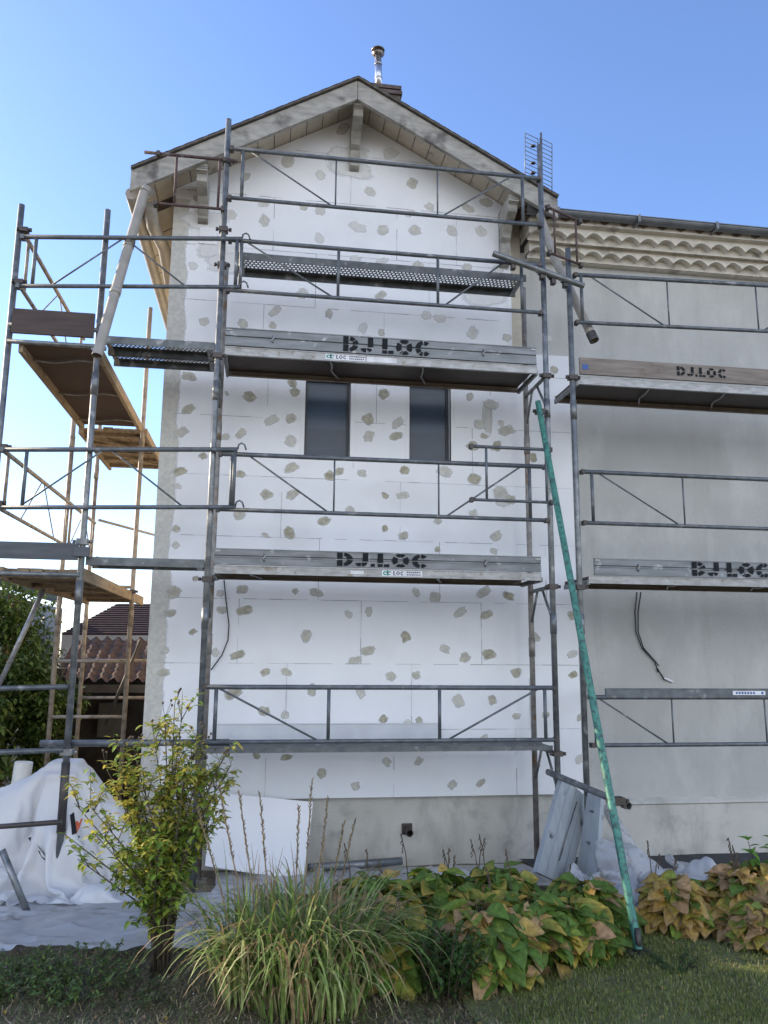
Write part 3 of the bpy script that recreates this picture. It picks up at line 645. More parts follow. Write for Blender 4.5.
# side rails running back
def side_rail(label,x,y0_,y1_,zt,zb,dg):
    t=thing('guardrail',label,'guardrail',(x,y0_,zb),'guardrails of the side scaffold')
    mb=MB(); mb.tube([(x,y0_,zt),(x,y1_,zt)],.02,10); mb.build('top_rail',m_warm,t)
    mb=MB(); mb.tube([(x,y0_,zb),(x,y1_,zb)],.018,10); mb.build('knee_rail',m_warm,t)
    for k in (.05,.95):
        yy=y0_+(y1_-y0_)*k; mb=MB(); mb.tube([(x,yy,zt),(x,yy,zb)],.015,8); mb.build('upright',m_warm,t)
    a=y0_+(y1_-y0_)*.5; mb=MB(); mb.tube([(x,a,zt),(x,a-.6,zb)],.007,6); mb.tube([(x,a+.05,zt),(x,a+.6,zb)],.007,6); mb.build('diagonal',m_warm,t)
side_rail('upper side guardrail running back from the outermost left pole',-1.73,.05,2.45,5.46,4.97,1)
side_rail('lower side guardrail running back from the outermost left pole',-1.73,.05,2.45,3.48,2.99,1)
side_rail('far lower side guardrail between the two rear worn poles',-1.76,2.55,3.95,3.50,3.02,1)
t=thing('guardrail','slim guardrail along the side deck next to the house wall','guardrail',(-1.0,2.5,3),'guardrails of the side scaffold')
for nm,z in (('top_rail',3.45),('knee_rail',2.95)):
    mb=MB(); mb.tube([(-1.72,4.0,z+.1),(-1.0,5.6,z+.1)],.018,8); mb.build(nm,m_warm,t)

# decks ---------------------------------------------------------------
GD='scaffold decks in front of the houses'
def alu_deck(label,x0,x1,zt,y0_=0.02,y1_=.60,h=.075,waves=(),mside=m_alu,rear=m_wood):
    t=thing('scaffold_deck',label,'scaffold deck',((x0+x1)/2,y0_,zt-h),GD)
    mb=MB(); yz_prism(mb,[(y0_,zt),(y0_,zt-h),(y0_+.03,zt-h),(y0_+.03,zt-h+.01),(y0_+.008,zt-h+.01),(y0_+.008,zt)],x0,x1); mb.build('side_beam',mside,t)
    mb=MB(); yz_prism(mb,[(y1_,zt),(y1_-.008,zt),(y1_-.008,zt-h+.01),(y1_-.03,zt-h+.01),(y1_-.03,zt-h),(y1_,zt-h)],x0,x1); mb.build('side_beam',rear,t)
    mb=MB(); mb.box((x0+.01,y0_+.009,zt-.022),(x1-.01,y1_-.009,zt-.006)); mb.build('deck_panel',m_ply,t)
    for x in (x0,x1): mb=MB(); mb.box((x-.012,y0_+.005,zt-h-.012),(x+.012,y1_-.005,zt-h+.03)); mb.build('end_bar',m_steel,t)
    for x in waves:
        mb=MB(); pts=[(x+.05*math.sin(k*.9)*.35+(.14*(k/8)),y0_+.035+(y1_-y0_-.07)*k/8,zt-.048+.006*math.sin(k*1.4)) for k in range(9)]
        mb.tube(pts,.009,8); mb.build('underside_brace',m_alu,t)
    return t
d2=alu_deck('upper dark-bottomed deck passing above the two gable windows',.06,2.97,4.525,waves=(.98,1.85))
d1=alu_deck('middle deck seen edge-on between the windows and the lowest deck',.05,2.96,2.555,h=.07,waves=(.3,2.0))
d2r=alu_deck('upper dark-bottomed deck in front of the grey wall',3.36,6.3,4.44,y0_=.0,h=.075,waves=(4.1,4.9))
d1r=alu_deck('lower deck in front of the grey wall with a dark underside',3.40,6.3,2.54,y0_=.0,h=.07,waves=(4.3,5.2))
# fix: couplers group on pole A
# perforated narrow plank, real holes
def lattice_deck(name,label,x0,x1,y0_,y1_,zt,m,hs=.05,ms=None):
    t=thing(name,label,'scaffold deck',((x0+x1)/2,y0_,zt-hs),GD)
    mb=MB(); yz_prism(mb,[(y0_,zt),(y0_,zt-hs),(y0_+.012,zt-hs),(y0_+.012,zt)],x0,x1); yz_prism(mb,[(y1_,zt),(y1_-.012,zt),(y1_-.012,zt-hs),(y1_,zt-hs)],x0,x1)
    mb.build('side_beam',ms or m,t)
    mb=MB(); nr=5; pitch=.038; wy=(y1_-y0_-.024)
    a=y0_+.012; solid=.18*wy
    mb.box((x0,a,zt-.012),(x1,a+solid,zt-.008)); mb.box((x0,y1_-.012-solid,zt-.012),(x1,y1_-.012,zt-.008))
    ya=a+solid; yb=y1_-.012-solid; rw=(yb-ya)/nr
    for r_ in range(nr+1): mb.box((x0,ya+rw*r_-.005,zt-.0125),(x1,ya+rw*r_+.005,zt-.0078))
    for r_ in range(nr):
        x=x0+(pitch/2 if r_%2 else 0)
        while x<x1: mb.box((x,ya+rw*r_+.005,zt-.0122),(x+.015,ya+rw*(r_+1)-.005,zt-.0081)); x+=pitch
    mb.build('perforated_tread',m,t)
    for x in (x0+.05,x1-.05): mb=MB(); mb.box((x-.02,y0_+.012,zt-hs),(x+.02,y1_-.012,zt-hs+.02)); mb.build('end_bar',m_steel,t)
    return t
m_perf=mat('perforated_steel',(.15,.16,.165),(.09,.10,.105),12,.45,.5,spots=(9,(.4,.4,.4),.62,.75))
y3=.12; zD3=at(240,250,y3).z
lattice_deck('scaffold_deck','narrow perforated steel plank high on the gable under the upper guardrail',.12,2.92,y3,y3+.36,zD3-.02,m_perf,.07)
lattice_deck('scaffold_deck','lowest perforated steel deck in front of the gable, seen from just above',.04,3.02,.02,.30,1.045,m_perf,.04,m_steel_d)
lattice_deck('scaffold_deck','rear half of the lowest steel deck in front of the gable',.04,3.02,.31,.59,1.045,m_perf,.04,m_steel_d)
lattice_deck('scaffold_deck','upper perforated steel plank joining the left scaffold, nearer of two',-1.0,-.03,.02,.30,4.555,m_perf,.07)
lattice_deck('scaffold_deck','upper perforated steel plank joining the left scaffold, the one behind',-1.0,-.03,.32,.60,4.555,m_perf,.07)
lattice_deck('scaffold_deck','lower steel plank joining the left scaffold below the middle guardrail',-1.0,-.03,.02,.30,2.60,m_perf,.07)

st_=MB(); st_.box((.1,.625,1.05),(2.15,.630,1.19)); st_.box((.1,.618,1.185),(2.15,.632,1.192)); o=st_.build('film_strip',mat('film_strip',(.60,.62,.64),(.52,.54,.57),5,.3)); tag(o,'long pale strip standing on the lowest deck against the insulated wall','strip')
# toe boards with stencilled letters -----------------------------------------
def glyph(ch):
    """stencil letter as polygons on a unit-high grid"""
    P_=[]; W=.85; s=.29
    def arc(cx,cz,rx,rz,a0,a1,n=8):
        pts=[(cx+math.cos(R(a0+(a1-a0)*k/n))*rx,cz+math.sin(R(a0+(a1-a0)*k/n))*rz) for k in range(n+1)]
        pin=[(cx+math.cos(R(a0+(a1-a0)*k/n))*(rx-s),cz+math.sin(R(a0+(a1-a0)*k/n))*(rz-s*.8)) for k in range(n+1)]
        for k in range(n): P_.append([pts[k],pts[k+1],pin[k+1],pin[k]])
    def rc(x0,z0,x1,z1): P_.append([(x0,z0),(x1,z0),(x1,z1),(x0,z1)])
    if ch=='D': rc(0,0,s,.44); rc(0,.54,s,1); arc(.28,.5,.55,.5,-78,-6); arc(.28,.5,.55,.5,6,78); W=.9
    elif ch=='J': rc(.36,.38,.36+s,1); arc(.28,.3,.32,.3,-80,0); arc(.28,.3,.32,.3,190,265); W=.68
    elif ch=='.': rc(.02,0,.24,.22); W=.3
    elif ch=='L': rc(0,.3,s,1); rc(0,0,.27,.22); rc(.33,0,.62,.22); W=.68
    elif ch=='O': [arc(.45,.5,.45,.5,a+9,a+81) for a in (45,135,225,315)]; W=.98
    elif ch=='C': arc(.45,.5,.45,.5,40,84); arc(.45,.5,.45,.5,98,172); arc(.45,.5,.45,.5,188,262); arc(.45,.5,.45,.5,276,320); W=.85
    return P_,W
def lettering(parent,x0,x1,zc,h,y,squash=None,gap=None,seed=1,miss=0):
    rnd=random.Random(seed); tot=sum(glyph(c)[1]+.08 for c in 'DJ.LOC'); k=(x1-x0)/tot; x=x0; mb=MB()
    for c in 'DJ.LOC':
        pol,W=glyph(c)
        for p in pol:
            if rnd.random()<miss: continue
            q=[(x+a*k,y,zc-h/2+b*h) for a,b in p]
            mb.quad(q)
        x+=(W+.08)*k
    return mb.build('lettering',m_ink,parent)
GT='toe boards of the front scaffold'
def toe_alu(label,x0,x1,z0,z1,y,letters=None,zoff=0,miss=0):
    t=thing('toe_board',label,'toe board',((x0+x1)/2,y,z0),GT)
    zm=(z0+z1)/2
    mb=MB(); yz_prism(mb,[(y,z0),(y+.022,z0),(y+.022,z1),(y,z1),(y,zm+.012),(y+.012,zm+.006),(y+.012,zm-.006),(y,zm-.012)],x0,x1)
    mb.box((x0+.001,y-.005,z1-.010),(x1-.001,y-.0005,z1-.001)); mb.box((x0+.001,y-.005,z0+.001),(x1-.001,y-.0005,z0+.010))
    mb.build('board',m_toe,t)
    for x in (x0+.42,x1-.52):
        mb=MB(); mb.tube([(x,y-.004,zm+.03),(x+.012,y-.012,zm+.01),(x-.008,y-.012,zm-.015),(x+.006,y-.004,zm-.035)],.007,6); mb.build('clip',m_alu,t)
    for x in (x0+.03,x1-.03): mb=MB(); mb.box((x-.022,y-.007,z1-.03),(x+.022,y-.0052,z1-.015)); mb.build('end_tab',m_alu,t)
    if letters: lettering(t,letters[0],letters[1],zm,(z1-z0)*.86,y-.0065,miss=miss)
    return t
def sticker(parent,x0,x1,z,h,y,style=0):
    mb=MB(); w_=x1-x0
    mb.box((x0,y-.001,z-h/2),(x1,y,z+h/2),0)
    if style==0:
        yy=y-.002
        for k in range(2):   # swoosh pair
            cx=x0+.03+k*.035; n=8
            for j in range(n):
                a0=R(30+280*j/n); a1=R(30+280*(j+1)/n); mb.quad([(cx+math.cos(a)*r_,yy,z+math.sin(a)*r_*.8) for a,r_ in ((a0,.022),(a1,.022),(a1,.010),(a0,.010))],1)
        mb.box((x0+.045,yy,z-.02),(x0+.055,yy+.0005,z+.026),1)
        pol_x=x0+.10
        for c in 'LOC':
            pol,W=glyph(c)
            for p in pol: mb.quad([(pol_x+a*.035,yy,z-.018+b*.036) for a,b in p],2)
            pol_x+=(W+.08)*.035
        for r_ in range(2):
            xx=x0+.22
            while xx<x1-.02:
                ww=random.uniform(.008,.016); mb.box((xx,yy,z+.006-r_*.022),(xx+ww,yy+.0005,z+.016-r_*.022),2); xx+=ww+.006
    elif style==1:
        for k,c in enumerate('FERMECA'):
            mb.box((x0+.03+k*.028,y-.002,z-h*.25),(x0+.048+k*.028,y-.0015,z+h*.25),3)
        mb.tube([(x1-.03,y-.003,z),(x1-.03,y-.001,z)],h*.32,12,3)
    return mb.build('sticker',[m_label,m_teal,m_navy,m_blue],parent)
tb2=toe_alu('grey metal toe board with black stencilled letters above the upper gable deck',.06,2.96,4.53,4.70,.0,(1.12,1.95),miss=.04)
tb1=toe_alu('grey metal toe board with bold black stencilled letters on the middle gable deck',.05,2.95,2.56,2.70,.0,(1.10,1.92),miss=0)
tb1r=toe_alu('grey metal toe board with worn lettering on the lower grey-wall deck',3.45,6.3,2.545,2.70,-.02,(4.40,5.20),miss=.12)
sticker(d2,.96,1.33,4.49,.055,.0185); sticker(d1,1.50,1.86,2.52,.05,.0185)
mb=MB(); mb.box((1.34,.0165,4.462),(1.62,.0185,4.512)); 
mb.build('blank_label',m_label,d2)
mb=MB(); mb.box((1.22,.0165,2.505),(1.34,.0185,2.535)); mb.build('blank_label',m_label,d1)
sticker(t_box,4.70,5.02,1.50,.036,-.0605,1)
tw=thing('toe_board','weathered wooden toe board with small black stencilled letters on the grey wall scaffold','toe board',(4.8,0,4.45),GT)
mb=MB(); mb.box((3.38,-.03,4.455),(6.3,.0-.004,4.62)); mb.build('board',m_wood,tw); lettering(tw,4.36,4.89,4.545,.095,-.0325)
mb=MB(); mb.box((3.4,-.034,4.50),(3.46,-.031,4.55)); mb.build('paint_mark',m_blue,tw)
bt=MB(); bt.box((XEp+.03,-.06,4.50),(XD-.03,-.035,4.72)); o=bt.build('toe_board',m_browntoe); tag(o,'dark brown wooden toe board at the top left corner of the scaffold','toe board',GT)
bt=MB(); bt.box((-2.6,-.06,2.56),(XD-.02,-.035,2.70)); bt.box((XD-.05,-.075,2.59),(XD+.07,-.03,2.67)); o=bt.build('toe_board',m_greytoe); tag(o,'dark grey toe board at the left edge, one level below the brown one','toe board',GT)
# left front tubes under the decks
for lab,z,x1_ in (('front tube under the brown toe board, higher one',4.58,XD),('front tube under the brown toe board, lower one',4.43,XD),('front tube under the dark grey toe board, higher one',2.60,XD),('front tube under the dark grey toe board, lower one',2.44,XD)):
    mb=MB(); mb.tube([(XEp-.3 if z<3 else XEp,-.03,z),(x1_,-.03,z)],.02,10); o=mb.build('ledger_tube',m_steel); tag(o,lab,'rail')
# side decks running back
def side_deck(label,x0,x1,y0_,y1_,z,m_under,beam,planks=False):
    t=thing('side_deck',label,'scaffold deck',((x0+x1)/2,y0_,z),'decks of the side scaffold')
    for x in (x0,x1-.035): mb=MB(); mb.box((x,y0_,z-.10),(x+.035,y1_,z)); mb.build('side_beam',beam,t)
    if planks:
        mb=MB(); n=6
        for i in range(n):
            a=x0+.036+(x1-x0-.072)*i/n; mb.box((a+.004,y0_+random.uniform(0,.1),z-.035),(a+(x1-x0-.072)/n-.004,y1_-random.uniform(0,.1),z-.005))
        mb.build('planks',m_under,t)
        mb=MB(); 
        for k in range(5): y=y0_+.15+(y1_-y0_-.3)*k/4; mb.box((x0+.036,y,z-.075),(x1-.036,y+.07,z-.037))
        mb.build('cross_bearer',m_under,t)
        for k in range(2): mb=MB(); mb.beam((x0+.05,y0_+.2+k*.7,z-.085),(x1-.05,y0_+.8+k*.7,z-.085),.05,.02); mb.build('strut',m_under,t)
    else:
        mb=MB(); mb.box((x0+.036,y0_,z-.03),(x1-.036,y1_,z-.01)); mb.build('deck_panel',m_under,t)
        for k in range(3):
            y=y0_+.3+(y1_-y0_-.6)*k/2; mb=MB(); pts=[(x0+.04+(x1-x0-.08)*j/8,y+.05*math.sin(j*.8),z-.055) for j in range(9)]; mb.tube(pts,.010,8); mb.build('underside_brace',m_alu,t)
    return t
m_brownply=mat('brown_plywood',(.06,.033,.024),(.04,.024,.018),4,.6,spots=(60,(.3,.25,.2),.72,.76))
side_deck('brown plywood deck high on the side scaffold, seen from below',-1.68,-1.0,.0,2.45,4.45,m_brownply,m_woodY)
side_deck('timber plank deck at the far end of the high side scaffold',-1.72,-.95,2.5,4.4,4.42,m_woodY,m_woodY,True)
side_deck('lower timber plank deck running back along the house side',-1.68,-1.0,.0,3.4,2.50,m_woodY,m_woodY,True)
# big tube clamped across the right poles
bt=thing('clamped_tube','thick galvanised tube clamped across the two right poles below the roof corner','scaffold tube',tuple(at(540,270,-.1)))
mb=MB(); mb.pipe([at(493,253.5,-.12),at(584,286,-.12)],.028,.004,14); mb.build('tube',m_steel,bt)
for (x,y) in ((513,262),(542,272),(553,277),(565,280)): 
    mb=MB(); coupler(mb,tuple(at(x,y,-.09)),.035); p=at(x,y,-.09); mb.box(tuple(p-Vector((.02,.03,.075))),tuple(p+Vector((.02,.03,0)))); mb.build('coupler',m_dark,bt)
# green prop
gp=thing('green_prop','long green painted prop tube leaning on the scaffold, paint flaking','prop',(2.84,-1.87,0))
top=at(538,402,-.12); foot=Vector((2.845,-1.87,.03))
mb=MB(); mb.pipe([foot.lerp(top,k/6) for k in range(7)],.0265,.004,16); mb.build('tube',m_green,gp)
mb=MB(); mb.box((2.76,-1.95,.0),(2.93,-1.79,.02)); mb.tube([(2.845,-1.87,.0),foot+Vector((0,0,.12))],.02,10); mb.build('base_plate',m_dark,gp)
mb=MB(); coupler(mb,tuple(top+Vector((.03,.04,-.08))),.04); mb.build('coupler',m_dark,gp)
ct=thing('clamped_tube','short steel tube clamped low behind the green prop above the grey panels','scaffold tube',tuple(at(590,790,-.4)))
pa=at(548,772,.05); 
q=at(614,802,-.9); k=(.8-foot.z)/(top.z-foot.z)
pb=at(629,806,-1.05)
mb=MB(); mb.pipe([pa,pb],.027,.004,16); mb.build('tube',m_steel,ct)
mb=MB(); coupler(mb,tuple(at(617,801,-1.02)),.05); p=at(612,798,-1.04); mb.tube([p,p+Vector((-.02,-.06,.02))],.013,8); p=at(622,806,-1.04); mb.tube([p,p+Vector((0,-.06,0))],.013,8); mb.build('coupler',m_dark,ct)

# ------------------------------------------------------------------ pipes
dp=thing('downpipe','beige plastic downpipe hanging diagonally from the left eaves across the scaffold','downpipe',tuple(at(143,195,-.1)))
mb=MB(); pA=at(144,193,.15); pB=at(97,356,-.35); mb.pipe([pA,pB],.044,.004,18); 
for k in (.32,.33,.62): q=pA.lerp(pB,k); q2=pA.lerp(pB,k+.03); mb.tube([q,q2],.048,18)
mb.build('pipe',m_pvc,dp)
mb=MB(); mb.tube([pA,pA+Vector((.01,.04,.06)),pA+Vector((.03,.16,.10))],.046,16); mb.build('elbow',m_pvc,dp)
dp=thing('downpipe','detached beige downpipe hanging below the right eaves with a dark open end','downpipe',tuple(at(545,225,.3)))
pA=at(553,255,.3); pB=at(594,340,-.0); mb=MB(); mb.pipe([at(540,215,.5),pA,pB],.042,.005,18); q=pA.lerp(pB,.8); mb.build('pipe',m_pvc,dp)
mb=MB(); mb.pipe([pA.lerp(pB,.92),pB+ (pB-pA).normalized()*.01],.047,.009,18); mb.build('collar',m_dark,dp)
dp=thing('gutter_outlet','pale swan-neck pipe behind the left eaves running down beside the house edge','pipe',tuple(at(155,230,1)))
mb=MB(); mb.tube([at(150,205,.7),at(153,226,.9),at(164,248,1.3),at(171,285,1.6)],.065,16); mb.build('pipe',m_pvc,dp)
# vent stub
vs_=thing('vent_stub','dark pipe stub sticking out of the plinth under the boards','pipe stub',tuple(at(407,829,YB)))
p=at(407,829,YB-.04); mb=MB(); mb.box(tuple(p-Vector((.05,.0,.05))),tuple(p+Vector((.05,.02,.05)))); mb.build('flange',m_dark,vs_)
mb=MB(); mb.pipe([p+Vector((0,0,0)),p+Vector((.01,-.10,-.02))],.034,.007,14); mb.build('pipe',m_dark,vs_)
# cables
def cable(label,pts,y,r=.006):
    mb=MB(); mb.tube([at(a,b,y) for a,b in pts],r,6); o=mb.build('cable',m_black); tag(o,label,'cable')
cable('thin black cable hanging down the insulation boards under the middle deck',[(224,580),(226,600),(229,625),(228,640),(222,655),(211,670)],YI-.02)
def cables2():
    t=thing('cable','twin black cable dangling down the grey rendered wall','cable',tuple(at(637,600,YB)))
    for dx in (0,4):
        mb=MB(); mb.tube([at(a+dx*(1-(b-592)/90),b,YB-.02) for a,b in ((637,592),(635,612),(636,632),(642,648),(655,662),(658,672-dx*1.6))],.006,6); mb.build('strand',m_black,t)
    mb=MB(); mb.tube([at(657,668,YB-.02),at(664,679,YB-.02),at(670,681,YB-.02)],.007,6); mb.build('strand',m_black,t); mb=MB(); mb.tube([at(664,678,YB-.02),at(673,682,YB-.02)],.012,8); mb.build('connector',m_label,t)
cables2()

# ------------------------------------------------------------------ stuff on the ground
# leaning insulation board
def leaning(name,label,cat,corners,th,m,bulge=0,edge=None):
    t=thing(name,label,cat,tuple((corners[2]+corners[3])/2))
    a,b,c,d=corners; n=((b-a).cross(d-a)).normalized()
    if n.y>0: n=-n
    N=10; mb=MB(); F=[];Bk=[]
    for j in range(N+1):
        for i in range(N+1):
            u_=i/N; v_=j/N; p=a.lerp(b,u_).lerp(d.lerp(c,u_),v_)-n*bulge*math.sin(u_*math.pi)*.5
            F.append(p); Bk.append(p-n*th)
    g=[(j*(N+1)+i,j*(N+1)+i+1,(j+1)*(N+1)+i+1,(j+1)*(N+1)+i) for j in range(N) for i in range(N)]
    mb.mesh(F,g,0,False); mb.mesh(Bk,g,0,False)
    K=N+1
    for i in range(N):
        for (p_,q_) in ((i,i+1),(N*K+i,N*K+i+1),(i*K,(i+1)*K),(i*K+N,(i+1)*K+N)): mb.quad([F[p_],F[q_],Bk[q_],Bk[p_]],0)
    return t,mb,n
m_board=mat('white_board',(.74,.75,.78),(.70,.71,.74),2,.7)
t,mb,n=leaning('insulation_board','large blank white board leaning against the plinth behind the grass','board',[at(212,792,.62),at(313,802,.62),at(305,881,.42),at(205,866,.42)],.035,m_board)
mb.build('board',m_board,t)
# shutters
def shutter(label,cs,grooves,bar,hinges):
    a,b,c,d=cs
    t,mb,n=leaning('shutter',label,'shutter',cs,.045,m_shutter); mb.build('panel',m_shutter,t)
    def onp(u_,v_,off): return a.lerp(b,u_).lerp(d.lerp(c,u_),v_)+n*off
    for k in grooves:
        mb=MB(); mb.quad([onp(k-.004,.01,.0012),onp(k+.004,.01,.0012),onp(k+.004,.99,.0012),onp(k-.004,.99,.0012)]); mb.build('board_groove',m_groove,t)
    if bar: mb=MB(); mb.tube([onp(.58,.14,.012),onp(.5,.80,.012)],.005,6); mb.build('locking_bar',m_steel,t)
    for u_,v_ in hinges: mb=MB(); mb.obox(onp(u_,v_,.006),(b-a).normalized()*.018,(d-a).normalized()*.010,n*.006); mb.build('hinge',m_steel,t)
shutter('blue-grey shutter panel leaning on the scaffold, the front one of two',[at(563,776,-.05),at(590,800,.12),at(569,887,-.12),at(537,872,-.38)],(.25,.5,.75),True,((.12,.62),(.9,.3)))
shutter('narrow blue-grey shutter standing behind the front leaning shutter',[at(588,789,-.05),at(601,793,-.20),at(594,901,-.35),at(573,892,-.05)],(.5,),False,((.5,.2),(.5,.5),(.4,.8)))
# plastic roll on the right
t=thing('plastic_roll','roll of clear plastic film leaning beside the shutters','roll',tuple(at(640,875,-.1)))
mb=MB(); mb.tube([at(606,806,.25),at(640,868,-.05)],.07,20,rs=[.045,.075]); mb.build('film_roll',m_film,t)
mb=MB(); mb.tube([at(639,866,-.05),at(641,870,-.06)],.03,12); mb.build('core',m_wood,t)
# draped and crumpled plastic: let real cloth fall over the junk, then keep the settled shape as a plain mesh
def obstacle(lo,hi,bev=.05):
    import bmesh
    bm=bmesh.new(); bmesh.ops.create_cube(bm,size=1)
    for v in bm.verts: v.co=Vector([lo[k]+(hi[k]-lo[k])*(v.co[k]+.5) for k in range(3)])
    if bev: bmesh.ops.bevel(bm,geom=bm.edges[:]+bm.verts[:],offset=bev,segments=2,affect='EDGES',clamp_overlap=True)
    me=bpy.data.meshes.new('obstacle'); bm.to_mesh(me); bm.free(); return bpy.data.objects.new('obstacle',me)
def settle(name,nx,ny,pos,obs,frames=45,shrink=-.1,bend=.4,seed=0,mass=.12,selfc=False,keep=None):
    vs=[];fs=[]
    for j in range(ny+1):
        for i in range(nx+1):
            if keep and not keep(i/nx,j/ny): pass
            p=Vector(pos(i/nx,j/ny)); q=p*4; p+=Vector((noise.noise(q+Vector((seed,0,0))),noise.noise(q+Vector((0,seed,5))),noise.noise(q+Vector((9,0,seed)))))*.03; vs.append(p)
    for j in range(ny):
        for i in range(nx): a=j*(nx+1)+i; fs.append((a,a+1,a+nx+2,a+nx+1))
    me=bpy.data.meshes.new(name); me.from_pydata(vs,[],fs); ob=bpy.data.objects.new(name,me)
    tmp=bpy.data.scenes.new('settling'); tmp.gravity=(0,0,-9.8); win=bpy.context.window
    tmp.collection.objects.link(ob); tmp.frame_start=1; tmp.frame_end=frames
    gr=bpy.data.meshes.new('g'); gr.from_pydata([(-9,-9,.49),(9,-9,.49),(9,9,-.59),(-9,9,-.59)],[],[(0,1,2,3)]); go=bpy.data.objects.new('g',gr)
    al=[go]+[obstacle(*o) for o in obs]
    for o in al:
        tmp.collection.objects.link(o); m=o.modifiers.new('c','COLLISION')
        o.collision.thickness_outer=.012; o.collision.cloth_friction=18
    m=ob.modifiers.new('cloth','CLOTH'); c=m.settings; c.quality=5; c.mass=mass; c.tension_stiffness=12; c.compression_stiffness=12; c.shear_stiffness=5; c.bending_stiffness=bend; c.air_damping=2.0; c.shrink_min=shrink; c.shrink_max=shrink
    m.collision_settings.distance_min=.008; m.collision_settings.use_self_collision=selfc; m.collision_settings.self_distance_min=.008
    m.point_cache.frame_start=1; m.point_cache.frame_end=frames
    vl=tmp.view_layers[0]
    for f in range(1,frames+1):
        tmp.frame_set(f)
    dg=vl.depsgraph; dg.update(); ev=ob.evaluated_get(dg); em=ev.to_mesh(); out=[v.co.copy() for v in em.vertices]; ev.to_mesh_clear()
    for o in al+[ob]: bpy.data.objects.remove(o)
    bpy.data.scenes.remove(tmp)
    return out,fs
def sheet(name,label,parent,mt,out,fs,cat='plastic sheet',drop=None):
    if drop: fs=[f for f in fs if not drop(sum((out[k] for k in f),Vector())/4)]
    mb=MB(); mb.mesh(out,fs,0,True); o=mb.build(name,mt,parent)
    md=o.modifiers.new('smooth','SUBSURF'); md.levels=1; md.render_levels=1
    if label: tag(o,label,cat)
    return o
tp=thing('tarpaulin','large bright white plastic tarpaulin draped over a heap at the left, printed mark on it','tarpaulin',(-1.1,.2,0))
out,fs=settle('sheet',84,70,lambda u,v:(-2.5+2.32*u+.05*math.sin(v*9),-.85+1.85*v,1.08+.09*math.sin(u*17+v*5)+.05*math.sin(v*21-u*8)),
  [((-1.30,.22,-.2),(-.93,.60,.90),.08),((-1.95,.15,-.2),(-1.35,.60,.60),.06),((-.85,.25,-.2),(-.62,.55,.55),.06),((-1.75,.0,-.2),(-1.55,.2,.35),.04),((-1.15,.02,-.2),(-1.0,.25,.45),.04)],50,-.10,.04,1,selfc=True)
sheet('sheet',None,tp,m_white,out,fs)
out,fs=settle('film',80,56,lambda u,v:(-1.85+2.25*u,-1.84+1.6*v,.14-.06*(v*1.6-1.84)+.05*math.sin(u*17+v*3)+.04*math.sin(v*13-u*6)),
  [((-1.2,-1.0,-.2),(-1.0,-.7,-.02),.02),((-.6,-1.2,-.2),(-.3,-1.05,.0),.02),((-.1,-.9,-.2),(.1,-.6,.01),.02)],40,-.14,.15,2)
sheet('plastic_sheet','flat milky sheet spread over the ground in front of the white heap',None,m_dirtyfilm,out,fs,drop=lambda c: c.y < -1.60+.16*noise.noise(Vector((c.x*2.1,3,1)))+.05*noise.noise(Vector((c.x*8,3,1)))-.10*c.x)
out,fs=settle('film',84,60,lambda u,v:(3.0+1.2*u,-1.15+1.1*v,.34+.12*math.sin(u*15+v*4)+.10*math.sin(v*14-u*7)),
  [((3.35,-.45,-.3),(3.62,-.15,.26),.04),((3.2,-.75,-.3),(3.35,-.5,.03),.03),((3.8,-.6,-.3),(3.95,-.35,.06),.03)],40,-.30,.12,3,selfc=True)
sheet('plastic_sheet','milky crumpled plastic sheet heaped on the ground beside the green prop',None,m_film,out,fs)
out,fs=settle('film',110,22,lambda u,v:(.25+2.6*u,-.25+.85*v,.04+.03*math.sin(u*40+v*3)),[((2.0,.1,-.3),(2.2,.3,.0),.02)],30,-.10,.15,4)
sheet('plastic_sheet','translucent sheet laid on the ground along the foot of the gable',None,m_dirtyfilm,out,fs)
MARKS=[p for p in (([(70,815),(74,812),(77,833),(72,835)],0),([(66,829),(80,836),(78,840),(64,833)],0),([(75,822),(83,818),(80,827),(76,835)],1),([(84,808),(90,805),(89,812),(85,813)],0),([(28,838),(31,837),(45,856),(54,864),(52,866),(42,858)],0))]
# project the marks on the sheet surface with a BVH
from mathutils.bvhtree import BVHTree
shobj=[o for o in tp.children if o.name.startswith('sheet')][0]
bv=BVHTree.FromPolygons([tuple(v.co) for v in shobj.data.vertices],[tuple(p.vertices) for p in shobj.data.polygons])
def onsheet(x,y):
    h=bv.ray_cast(CAM, ray(x,y).normalized()); return (h[0] if h[0] else at(x,y,0))
mb=MB()
for poly,mi in MARKS:
    pts=[onsheet(x,y)-ray(x,y).normalized()*.006 for x,y in poly]; mb.quad(pts,mi)
mb.build('printed_mark',[m_ink,m_orange],tp)
# clear sheet fold hanging over the tarpaulin
# roll standing behind
t=thing('paper_roll','white roll standing upright behind the tarpaulin at the left edge','roll',tuple(at(20,800,.6)))
mb=MB(); mb.pipe([at(18,800,.6),at(24,762,.6)],.075,.045,20); mb.build('roll',mat('roll_white',(.72,.70,.64),(.6,.58,.52),3,.6),t)
# low tubes on the left
mb=MB(); mb.tube([at(-20,828,-.32),at(62,822,-.30)],.019,10); o=mb.build('ground_tube',m_dark); tag(o,'dark horizontal tube across the white tarpaulin','scaffold tube')
mb=MB(); mb.tube([at(2,850,-.5),at(28,914,-.55)],.024,10); mb.box(tuple(at(26,914,-.55)-Vector((.11,.06,.03))),tuple(at(26,914,-.55)+Vector((.11,.06,.0)))); o=mb.build('raking_tube',m_steel); tag(o,'grey tube stub with foot plate standing in the film at the lower left','scaffold tube')
# grey profile lying at the wall foot
mb=MB(); mb.tube([at(308,868,.55),at(402,861,.62)],.035,12); o=mb.build('round_profile',m_toe); tag(o,'grey round profile lying at the foot of the plinth','profile')
